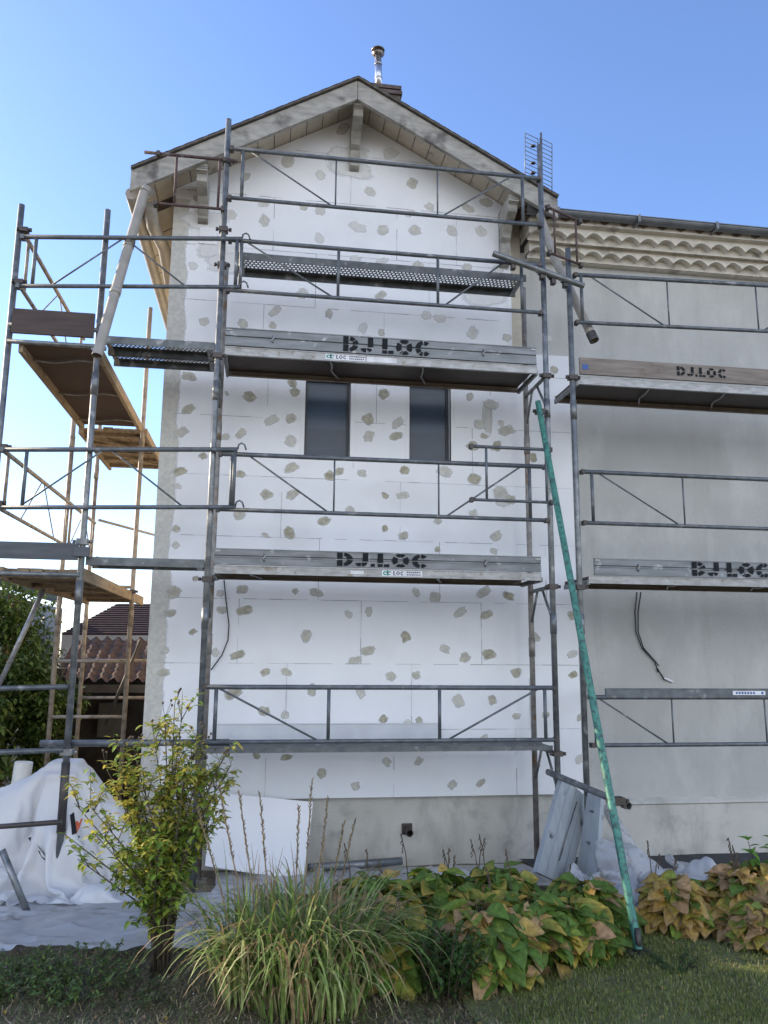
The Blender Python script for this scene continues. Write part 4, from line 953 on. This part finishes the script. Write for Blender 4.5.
# big brown lump of rotten stuff
# ------------------------------------------------------------------ vegetation
def C(c,j=.15):
    k=1+random.uniform(-j,j); return (c[0]*k,c[1]*k*(1+random.uniform(-.06,.06)),c[2]*k,1)
def leaf(mb,p,d,up,L,W,curl,colr,tipcol=None,nL=5,wavy=.0,mi=0):
    d=d.normalized(); s=d.cross(up).normalized(); u_=s.cross(d); vs=[]; cs=[]; wide=[0,.72,1,.86,.5,0] if nL==5 else [0,1,.7,0]
    nn=len(wide); q=p.copy(); dd=d.copy()
    for i in range(nn):
        t_=i/(nn-1); w_=W*.5*wide[i]
        uu=s.cross(dd).normalized()
        wv=wavy*math.sin(i*2.1+p.x*50)
        c=colr if tipcol is None else tuple(colr[k]*(1-t_*t_)+tipcol[k]*t_*t_ for k in range(4))
        ce=c if tipcol is None else tuple(c[k]*.55+tipcol[k]*.45 for k in range(4))
        vs += [q-s*w_+uu*(w_*.35+wv), q, q+s*w_+uu*(w_*.35-wv)]; cs += [ce,(c[0]*1.3,c[1]*1.25,c[2]*1.3,1),tuple(x*.82 for x in ce[:3])+(1,)]
        dd=(dd+Vector((0,0,-curl/(nn-1)))).normalized(); q=q+dd*(L/(nn-1))
    fs=[]
    for i in range(nn-1):
        a=i*3; fs += [(a,a+1,a+4,a+3),(a+1,a+2,a+5,a+4)]
    mb.mesh(vs,fs,mi,True,cs)
HG=(.11,.19,.035); HY=(.50,.36,.07); HB=(.40,.27,.13); HD=(.30,.23,.18); HG2=(.20,.28,.05)
def hosta(name,label,cx,cy,rad,h,n,mix,seed,stalks=2):
    random.seed(seed)
    t=thing(name,label,'plant',(cx,cy,gz(cx,cy)),'broad-leaved plants in the bed')
    mb=MB(); st=MB()
    for i in range(int(n*2.6)):
        a=random.uniform(0,2*math.pi); k=random.random()**.5; r_=rad*k
        hz=h*(1-.62*k**2.5)*(random.uniform(.35,1.12) if i%3==0 else random.uniform(.8,1.12))
        base=Vector((cx+math.cos(a)*r_*.75,cy+math.sin(a)*r_*.75,gz(cx,cy)+hz))
        a3=a+random.uniform(-1.3,1.3); d=Vector((math.cos(a3),math.sin(a3),random.uniform(-.35,.6)-.3*k)); d.normalize(); upv=Vector((random.uniform(-.55,.55)+.35*math.cos(a),random.uniform(-.55,.55)+.35*math.sin(a)-.15,1))
        q=random.random(); L=random.choice((.08,.11,.13,.15,.18))*random.uniform(.85,1.15)
        tip=None
        if q<mix[0]: c=C(HG); tip=C(HY) if random.random()<.25 else None
        elif q<mix[1]: c=C(HG2); tip=C(HY) if random.random()<.4 else None
        elif q<mix[2]: c=C(HY,.25); tip=C(HB)
        elif q<mix[3]: c=C(HB,.3)
        else: c=C(HD,.3); d.z-=.8; L*=.8
        wv=.0 if q<mix[1] else .008
        leaf(mb,base,d,upv,L,L*random.uniform(.5,.75),random.uniform(.2,1.1),c,tip,wavy=wv)
        if i%4==0:
            st.tube([(cx+math.cos(a)*r_*.2,cy+math.sin(a)*r_*.2,gz(cx,cy)),((cx+base.x)/2,(cy+base.y)/2,gz(cx,cy)+hz*.75),tuple(base)],.004,5)
    mb.build('leaves',m_leaf,t); st.build('stems',m_bark,t)
    sm=MB()
    for i in range(stalks):
        a=random.uniform(0,6.3); x=cx+math.cos(a)*rad*.4; y=cy+math.sin(a)*rad*.4+.15; z=gz(x,y); H=h+random.uniform(.12,.25); lean=random.uniform(-.08,.08)
        sm.tube([(x,y,z+h*.4),(x+lean*.5,y,z+H*.8),(x+lean,y,z+H)],.0035,5)
        for k in range(6): 
            p=Vector((x+lean*(.8+.03*k),y,z+H*(.82+.035*k))); sm.tube([p,p+Vector((random.uniform(-.012,.012),random.uniform(-.012,.012),-.018))],.004,5)
    if stalks: sm.build('seed_stalks',m_stalk,t)
MG=(.68,.87,.96,.99); MY=(.50,.76,.93,.98); MBW=(.10,.26,.62,.90)
hosta('hosta','hosta clump with the yellow leaves just left of centre behind the tall grass',1.22,-1.45,.36,.36,190,MY,11,3)
hosta('hosta','mostly green hosta clump below the pipe stub, back row',1.68,-1.35,.36,.36,200,MG,12,4)
hosta('hosta','green hosta clump at the back right of the bed, before the shutters',2.15,-1.25,.34,.35,190,MG,13,3)
hosta('hosta','hosta clump at the right end of the big bed, nearest the green prop',2.66,-1.45,.34,.30,190,(.62,.82,.92,.97),14,1)
hosta('hosta','front hosta clump with brown withered leaves at the centre of the bed',1.80,-2.05,.38,.34,230,(.5,.7,.83,.92),15,1)
hosta('hosta','front right hosta clump with drooping yellow and brown leaves',2.15,-1.85,.34,.32,210,(.5,.72,.85,.94),16,1)
hosta('hosta','hosta clump with large leaves low at the front left beside the grass',1.30,-2.05,.30,.30,150,(.5,.75,.88,.95),17,1)
hosta('hosta','hosta clump filling the front of the bed below the shutters',2.42,-1.80,.30,.26,150,MG,21,0)
hosta('hosta','small green hosta clump directly left of the green prop foot',2.62,-1.62,.20,.22,80,MG,22,0)
hosta('hosta','yellow and brown withering hosta left part of the right-hand bed',3.35,-1.45,.28,.30,130,(.15,.35,.75,.95),18,3)
hosta('hosta','brown withering hosta at the right edge of the photo',3.80,-1.55,.38,.36,230,MBW,19,3)
hosta('hosta','withered hosta clump low at the right edge in front of the taller brown one',3.72,-1.85,.26,.24,120,(.12,.3,.5,.8),20,0)
# fine-leaved plants
def herb(name,label,cx,cy,rad,h,n,cols,L0,seed,cat='plant',upright=.5):
    random.seed(seed); t=thing(name,label,cat,(cx,cy,gz(cx,cy))); mb=MB(); st=MB()
    for s in range(max(6,n//25)):
        a=random.uniform(0,6.28); r_=rad*random.random()**.5; x0=cx+math.cos(a)*r_*.4; y0_=cy+math.sin(a)*r_*.4; x1=cx+math.cos(a)*r_; y1_=cy+math.sin(a)*r_; H=h*random.uniform(.5,1)
        p0=Vector((x0,y0_,gz(x0,y0_))); p1=Vector((x1,y1_,gz(x1,y1_)+H)); pm=(p0+p1)/2+Vector((0,0,H*.15)); st.tube([p0,pm,p1],.0025,5)
        for k in range(25):
            q=random.uniform(.15,1.03); p=p0.lerp(pm,q*2) if q<.5 else pm.lerp(p1,q*2-1)
            d=Vector((random.uniform(-1,1),random.uniform(-1,1),random.uniform(-.3,.8))); L=L0*random.uniform(.6,1.2)
            leaf(mb,p,d,Vector((0,0,1)),L,L*.55,.5,C(random.choice(cols),.25),nL=3)
    mb.build('leaves',m_leaf,t); st.build('stems',m_bark,t)
herb('geranium_plant','dark green small-leaved plant growing through the hostas at the front',1.50,-2.35,.24,.38,1100,[(.06,.12,.03),(.08,.15,.035),(.05,.10,.03)],.045,31)
herb('leafy_plant','bright green leafy plant cut by the right edge of the photo',3.98,-1.55,.14,.62,450,[(.16,.32,.04),(.13,.27,.04)],.08,32)
herb('weed_clump','low weeds at the lower left corner in front of the film',-.45,-2.0,.38,.16,1500,[(.12,.19,.055),(.16,.23,.06),(.08,.14,.04)],.03,33)
herb('weed_clump','low weeds between the shrub foot and the lower left weeds',-.15,-2.15,.30,.10,600,[(.10,.15,.05),(.15,.15,.07)],.025,34)
herb('weed_clump','weeds cut by the left edge at the bottom corner of the photo',-.78,-2.0,.30,.15,1300,[(.12,.19,.055),(.16,.23,.06),(.08,.14,.04)],.03,36)
herb('weed_clump','small weeds at the foot of the green prop',2.95,-2.1,.22,.07,400,[(.04,.09,.03),(.05,.1,.03)],.025,35)
# shrub
def shrub():
    random.seed(41); cx,cy=-.04,-1.75
    t=thing('shrub','tall multi-stemmed shrub with yellow-green leaves in front of the left scaffold','shrub',(cx,cy,0))
    st=MB(); mb=MB(); sd_=MB(); cols=[(.26,.36,.06),(.19,.30,.05),(.34,.40,.07),(.44,.42,.08),(.14,.23,.04)]
    tips=[(-.52,.95,-.1),(.33,1.0,.1),(.36,1.14,0),(-.38,1.12,.05),(-.28,1.22,.1),(-.45,.95,-.1),(-.35,1.05,.1),(-.3,1.18,0),(-.2,1.22,-.1),(-.12,1.3,.1),(-.05,1.42,.0),(.0,1.50,.05),(.06,1.42,-.1),(.14,1.3,.05),(.2,1.25,0),(.27,1.1,.1),(.3,1.16,-.1),(.22,.9,-.15),(-.5,.62,0),(-.35,.75,-.15),(.1,1.1,-.2),(.05,.95,.2),(-.1,1.0,-.2),(-.62,.75,.1),(.0,1.2,.15),(.16,1.05,-.1),(-.22,.85,.2),(.3,.8,.1),(-.02,.7,-.25),(.12,.75,.0)]
    def twig(p0,p1,r0,nl,Ls,bend):
        pm=p0.lerp(p1,.5)+Vector((bend*(p1.x-p0.x)*-.35,0,.02)); pts=[p0,p0.lerp(pm,.6),pm,pm.lerp(p1,.5),p1]
        st.tube(pts,r0,6,rs=[r0,r0*.85,r0*.7,r0*.5,r0*.3])
        out=[]
        for k in range(nl):
            q=random.uniform(.3,1.0); p=p0.lerp(pm,q*2) if q<.5 else pm.lerp(p1,q*2-1)
            a=random.uniform(0,6.28); d=Vector((math.cos(a),math.sin(a),random.uniform(-.25,.7))); L=Ls*random.uniform(.6,1.25)
            c=random.choice(cols); 
            if p.z>.8 and random.random()<.4: c=(.45,.40,.08)  # sunlit yellow of the shrub top put into the upper leaf colours
            pp=p+Vector((random.gauss(0,.014),random.gauss(0,.014),random.gauss(0,.01)))
            leaf(mb,pp,d,Vector((0,0,1)),L,L*.5,random.uniform(.2,1.2),C(c,.22),nL=3)
            out.append(p)
        return out
    for (dx,hz,dy) in tips:
        p0=Vector((cx+random.uniform(-.05,.05),cy+random.uniform(-.05,.05),-.02)); p1=Vector((cx+dx,cy+dy,hz+.0))
        outs=twig(p0,p1,.008,42,.058,.9)
        for k in range(10):
            q=random.choice([o for o in outs if o.z>hz*.3]); e=q+Vector((random.uniform(-.13,.13),random.uniform(-.13,.13),random.uniform(.03,.2))); twig(q,e,.003,15,.055,0)
        if hz>1.1:
            for k in range(3):
                q=p1+Vector((random.uniform(-.04,.04),random.uniform(-.03,.03),random.uniform(.03,.1))); sd_.tube([p1,q],.0015,4); sd_.tube([q,q+Vector((0,0,.008)),q+Vector((0,0,.016))],.008,6,rs=[.003,.009,.004])
    st.build('stems',m_bark,t); mb.build('leaves',m_leaf,t); sd_.build('seed_heads',m_stalk,t)
shrub()
# ornamental grass
def grass_clump():
    random.seed(51); t=thing('ornamental_grass','big tuft of arching striped grass with dry flower spikes in the foreground','grass clump',(.7,-2.3,0))
    mb=MB(); sp=MB(); cols=[(.16,.24,.06),(.20,.29,.08),(.27,.33,.11),(.12,.19,.045),(.36,.39,.17),(.24,.19,.10)]
    def blade(p,a,L,lean,w_,c,droop,nseg=9,tip=None):
        d=Vector((math.cos(a)*lean,math.sin(a)*lean,1)).normalized(); s=Vector((-math.sin(a),math.cos(a),0)); s=(s+Vector((random.uniform(-.4,.4),random.uniform(-.4,.4),0))).normalized()
        q=p.copy(); vs=[]; fs=[]; cs=[]
        for i in range(nseg+1):
            t_=i/nseg; ww=w_*(1-t_**2.2)*(.5+.5*min(1,t_*5))*.5+.0006
            vs += [q-s*ww,q+s*ww]; cc=c if not tip or t_<.7 else tip; cs += [cc,tuple(x*1.25 for x in cc[:3])+(1,)]
            d=(d+Vector((math.cos(a)*.25,math.sin(a)*.25,-1))*droop*(t_**1.2)*.42).normalized(); q=q+d*(L/nseg)
            zg=gz(q.x,q.y)+.01
            if q.z<zg: q.z=zg
        for i in range(nseg): k=i*2; fs.append((k,k+1,k+3,k+2))
        mb.mesh(vs,fs,0,True,cs)
    for i in range(700):
        cx,cy=random.choice([(.48,-2.2),(.62,-2.3),(.76,-2.25),(.92,-2.2),(.72,-2.45),(.9,-2.4)]); a=random.uniform(0,6.28); r_=random.random()**.5*.19
        p=Vector((cx+math.cos(a)*r_,cy+math.sin(a)*r_,0)); a2=a+random.uniform(-.7,.7)
        c=C(random.choice(cols),.2); tip=C((.25,.17,.08)) if random.random()<.25 else None
        blade(p,a2,random.uniform(.45,.86),random.uniform(.08,.42),random.uniform(.012,.022),c,random.uniform(.8,2.3),tip=tip)
    for i in range(100):
        a=random.uniform(0,6.28); p=Vector((random.uniform(.35,.95),random.uniform(-2.35,-2.05),0)); blade(p,a,random.uniform(.5,.8),random.uniform(.05,.28),random.uniform(.010,.018),C(random.choice(cols[:4]),.2),random.uniform(.05,.5),tip=C((.25,.18,.1)) if random.random()<.4 else None)
    for i in range(60):
        a=random.uniform(0,6.28); p=Vector((.68+math.cos(a)*.25,-2.3+math.sin(a)*.15,0)); blade(p,a,random.uniform(.3,.5),random.uniform(.3,.7),.012,C((.2,.15,.1),.3),1.2)
    t_pts=[(225,818),(243,821),(262,822),(310,800),(298,833),(325,815),(340,845),(350,843),(205,835)]
    for (x,y) in t_pts[::1]:
        if y<816: y+=10
        tip=at(x,y,random.uniform(-2.35,-2.05)); b=Vector((.7+(tip.x-.7)*.5,-2.25,0)); m_=b.lerp(tip,.6)+Vector((0,0,.05)); sp.tube([b,m_,tip],.0035,6,rs=[.005,.0045,.003]);
        for k in range(44):
            q=m_.lerp(tip,.35+.65*k/25); a=random.uniform(0,6.28); e=q+Vector((math.cos(a)*.011,math.sin(a)*.011,.018)); sp.tube([q,e],.004,4,rs=[.005,.0015])
    mb.build('blades',m_blade,t); sp.build('flower_spikes',mat('flower_spike',(.26,.21,.12),(.15,.11,.08),30,.9),t)
grass_clump()
# lawn grass: one mass
def lawn_grass():
    random.seed(61); mb=MB()
    def tuft(n,fx,fy,cols,L):
        for i in range(n):
            x=fx(); y=fy(); 
            if x<1.75+random.uniform(-.1,.1)+max(0,(y+2.6))*.55 : continue
            z=gz(x,y)+.015+.02*noise.noise(Vector((x*3,y*3,0))); 
            dens=noise.noise(Vector((x*2.2,y*2.2,5)))
            if random.random()<.25-dens*1.2: continue
            a=random.uniform(0,6.28); l=L*random.uniform(.5,1.3); w_=.0022; c=C(random.choice(cols),.3)
            dx,dy=math.cos(a)*l*.6,math.sin(a)*l*.6; s=Vector((-math.sin(a)*w_,math.cos(a)*w_,0)); p=Vector((x,y,z))
            m_=p+Vector((dx*.4,dy*.4,l*.6)); e=p+Vector((dx,dy,l*.85))
            mb.mesh([p-s,p+s,m_+s*.8,m_-s*.8,e],[(0,1,2,3),(3,2,4)],0,True,[c]*5)
    tuft(60000,lambda:random.uniform(1.7,4.6),lambda:random.uniform(-3.4,-1.35),[(.16,.20,.04),(.20,.24,.05),(.24,.26,.08),(.12,.16,.035),(.28,.25,.12)],.026)
    o=mb.build('lawn_grass',m_blade); tag(o,'short patchy lawn grass at the lower right','grass',kind='stuff')
    mb=MB()      # dry litter and moss under the shrub
    for i in range(24000):
        x=random.uniform(-1.2,1.9); y=random.uniform(-2.9,-1.35); 
        a=random.uniform(0,6.28); l=random.uniform(.015,.06); w_=random.uniform(.0015,.004); z=fground(x,y)+.006+random.random()*.02; p=Vector((x,y,z))
        c=C(random.choice([(.30,.24,.14),(.42,.34,.21),(.20,.16,.10),(.12,.16,.05),(.14,.19,.06)]),.3); s=Vector((-math.sin(a)*w_,math.cos(a)*w_,0)); e=p+Vector((math.cos(a)*l,math.sin(a)*l,random.uniform(-.005,.03)))
        mb.mesh([p-s,p+s,e+s*.4,e-s*.4],[(0,1,2,3)],0,True,[c]*4)
    for i in range(260):      # fallen yellow leaves and foam crumbs
        x=random.uniform(-1.3,4.2); y=random.uniform(-2.9,-1.2); z=fground(x,y)+.03; a=random.uniform(0,6.28)
        leaf(mb,Vector((x,y,z)),Vector((math.cos(a),math.sin(a),random.uniform(-.1,.3))),Vector((0,0,1)),random.uniform(.02,.05),.02,.6,C(random.choice([(.45,.32,.08),(.35,.22,.1),(.3,.25,.12)]),.3),nL=3)
    for i in range(110):
        x=random.uniform(-1.4,1.2); y=random.uniform(-2.6,-.8); z=fground(x,y)+.03; r_=random.uniform(.0015,.004); p=Vector((x,y,z)); mb.tube([p,p+Vector((r_,r_*.4,r_*1.6))],r_,5,cap=True)
    o=mb.build('ground_litter',m_blade); tag(o,'dry straw, twigs and moss on the soil under the shrub','ground litter',kind='stuff')
lawn_grass()
# trees
def tree(name,label,cx,cy,z0,rad,h0,h1,n,cols,seed,L0=.09,cat='tree',clumps=26):
    random.seed(seed); t=thing(name,label,cat,(cx,cy,z0)); tr=MB(); mb=MB(); cen=[]
    zc=(h0+h1)/2; hr=(h1-h0)/2
    for i in range(clumps):
        v=Vector((random.gauss(0,1),random.gauss(0,1),random.gauss(0,1))).normalized()*random.uniform(.35,1)**.5
        cen.append((Vector((cx+v.x*rad*.8,cy+v.y*rad*.8,zc+v.z*hr*.85)),random.uniform(.22,.42)*rad))
    tr.tube([(cx,cy,z0),(cx+.05,cy,(z0+h0)/2),(cx,cy,zc)],.09,10,rs=[.10,.08,.05])
    for c,r_ in cen: tr.tube([(cx,cy,h0+random.uniform(-.2,.4)*hr),tuple((Vector((cx,cy,zc))+c)/2-Vector((0,0,.1))),tuple(c)],.02,6,rs=[.035,.02,.008])
    for i in range(n):
        c,r_=random.choice(cen); v=Vector((random.gauss(0,1),random.gauss(0,1),random.gauss(0,1))).normalized()*random.random()**.33*r_*random.choice((1,1,1.25))
        p=c+v; d=Vector((random.uniform(-1,1),random.uniform(-1,1),random.uniform(-.8,.5))); L=L0*random.uniform(.6,1.3)
        leaf(mb,p,d,Vector((0,0,1)),L,L*.5,.5,C(random.choice(cols),.3),nL=3)
    tr.build('trunk',m_bark,t); mb.build('crown',m_crown,t)
DG=[(.07,.12,.03),(.10,.16,.035),(.14,.19,.045),(.05,.09,.025)]
tree('tree','tall dark hedge tree behind the side scaffold at the left edge',-3.0,4.6,-.7,1.0,.1,2.85,17000,DG,71)
tree('tree','bushy low tree behind the white heap, between hedge tree and shed',-2.35,4.6,-.7,.55,-.2,1.75,7500,DG,72)
tree('laurel_bush','dense laurel bush low at the left edge behind the raking tube',-2.9,3.3,-.5,.7,-.3,1.35,5000,[(.08,.14,.03),(.12,.18,.04),(.05,.09,.025)],73,.12,'bush')
# unseen hedge added off to the left to keep low sun off the garden
for i,(hx,hy,hh) in enumerate([(-6.2,.2,3.0),(-6.3,1.5,3.0),(-6.1,2.6,4.7),(-6.4,3.8,4.9),(-6.2,4.9,4.6)]):
    tree('tree',['nearest tree of the unseen hedge added to shade the garden','second nearest tree of the added shading hedge','middle tree of the added shading hedge','second farthest tree of the added shading hedge','farthest tree of the added shading hedge'][i],hx,hy,-.1,.95,-.1,hh,9500,DG,80+i,.20,'tree',44)

# ------------------------------------------------------------------ neighbours on the left
sh=thing('tiled_shed','low open shed with brown barrel-tile roof behind the side scaffold','shed',(-1.9,6.5,-.9))
Y5=6.0
eL=at(52,690,Y5); eR=at(175,690,Y5); eaveZ=at(100,682,Y5).z
slope=math.tan(R(26)); nx=120; ny=60; mb=MB(); vs=[]; fs=[]
x0=eL.x; x1=eR.x+1.0; D=2.6
topz=at(100,640,Y5+1.3).z
for j in range(ny+1):
    for i in range(nx+1):
        x=x0+(x1-x0)*i/nx; t_=j/ny; k=t_*9; y=Y5+D*t_*.5*1.0
        tile=.035*math.sin(x/.18*2*math.pi)+.0; step=.03*(1-(k-int(k)))
        z=eaveZ+(topz-eaveZ)*t_+tile+step; vs.append((x+.01*noise.noise(Vector((x*7,k,1))),y,z+.012*noise.noise(Vector((int(x/.18)*3.1,int(k)*2.7,0)))))
for j in range(ny):
    for i in range(nx): a=j*(nx+1)+i; fs.append((a,a+1,a+nx+2,a+nx+1))
mb.mesh(vs,fs,0,True); mb.build('roof',m_tile,sh)
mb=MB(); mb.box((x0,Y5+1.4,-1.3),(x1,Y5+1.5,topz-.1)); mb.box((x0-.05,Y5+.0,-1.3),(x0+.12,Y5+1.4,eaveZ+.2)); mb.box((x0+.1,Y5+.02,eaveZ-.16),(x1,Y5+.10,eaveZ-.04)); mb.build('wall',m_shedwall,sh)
mb=MB(); p=at(112,715,Y5+1.3); mb.box((p.x-.2,Y5+1.2,p.z-.35),(p.x+.25,Y5+1.25,p.z+.2)); mb.build('grey_panel',mat('shed_panel',(.14,.14,.14)),sh)
hs=thing('tiled_house','farther house roof of dark flat tiles above the shed','house',(-2,12,-1))
Y9=10.0; mb=MB(); a=at(62,634,Y9); b=at(175,634,Y9); ap=at(118,604,Y9+1.5); apr=at(170,604,Y9+1.5)
n=14
for k in range(n):
    t0=k/n; t1=(k+1)/n+.02
    L0=a.lerp(ap,t0); R0=(b+Vector((1.5,0,0))).lerp(apr+Vector((1.5,0,0)),t0); L1=a.lerp(ap,t1); R1=(b+Vector((1.5,0,0))).lerp(apr+Vector((1.5,0,0)),t1)
    mb.quad([L0+Vector((0,-.03,.03)),R0+Vector((0,-.03,.03)),R1,L1]); mb.quad([L0+Vector((0,-.03,.03)),R0+Vector((0,-.03,.03)),R0+Vector((0,0,-.02)),L0+Vector((0,0,-.02))])
mb.build('roof',m_tile2,hs)
mb=MB(); mb.box((a.x,Y9,-1.5),(b.x+1.5,Y9+3,a.z)); mb.build('wall',m_farwall,hs)
nh=thing('neighbour_house','grey neighbour house with a dark eave and a red brick pier at the left edge','house',(-4.8,9,-1))
YN=9.0; e0=at(-60,566,YN); e1=at(52,600,YN-.0); mb=MB()
mb.obox((e0+e1)/2+Vector((0,.2,.04)),(e1-e0)/2,Vector((0,.6,0)),Vector((0,0,.07))); 
e2=at(-60,545,YN+2); e3=at(20,574,YN+2); mb.quad([e0+Vector((0,0,.1)),e1+Vector((0,0,.1)),e3,e2])
mb.build('roof',mat('slate_roof',(.06,.075,.09),(.04,.05,.06),8,.7),nh)
mb=MB(); q=at(22,620,YN); mb.quad([(e0.x,YN+.3,-1.5),(q.x,YN+.3,-1.5),(q.x,YN+.3,e1.z),(e0.x,YN+.3,e0.z)]); mb.quad([(q.x,YN+.3,-1.5),(q.x,YN+3,-1.5),(q.x,YN+3,e1.z),(q.x,YN+.3,e1.z)]); mb.build('wall',m_farwall,nh)
q0=at(8,600,YN+.2); q1=at(17,600,YN+.2); mb=MB(); mb.box((q0.x,YN+.2,-1.5),(q1.x,YN+.299,q0.z+.1)); mb.build('brick_pier',m_redbrick,nh)
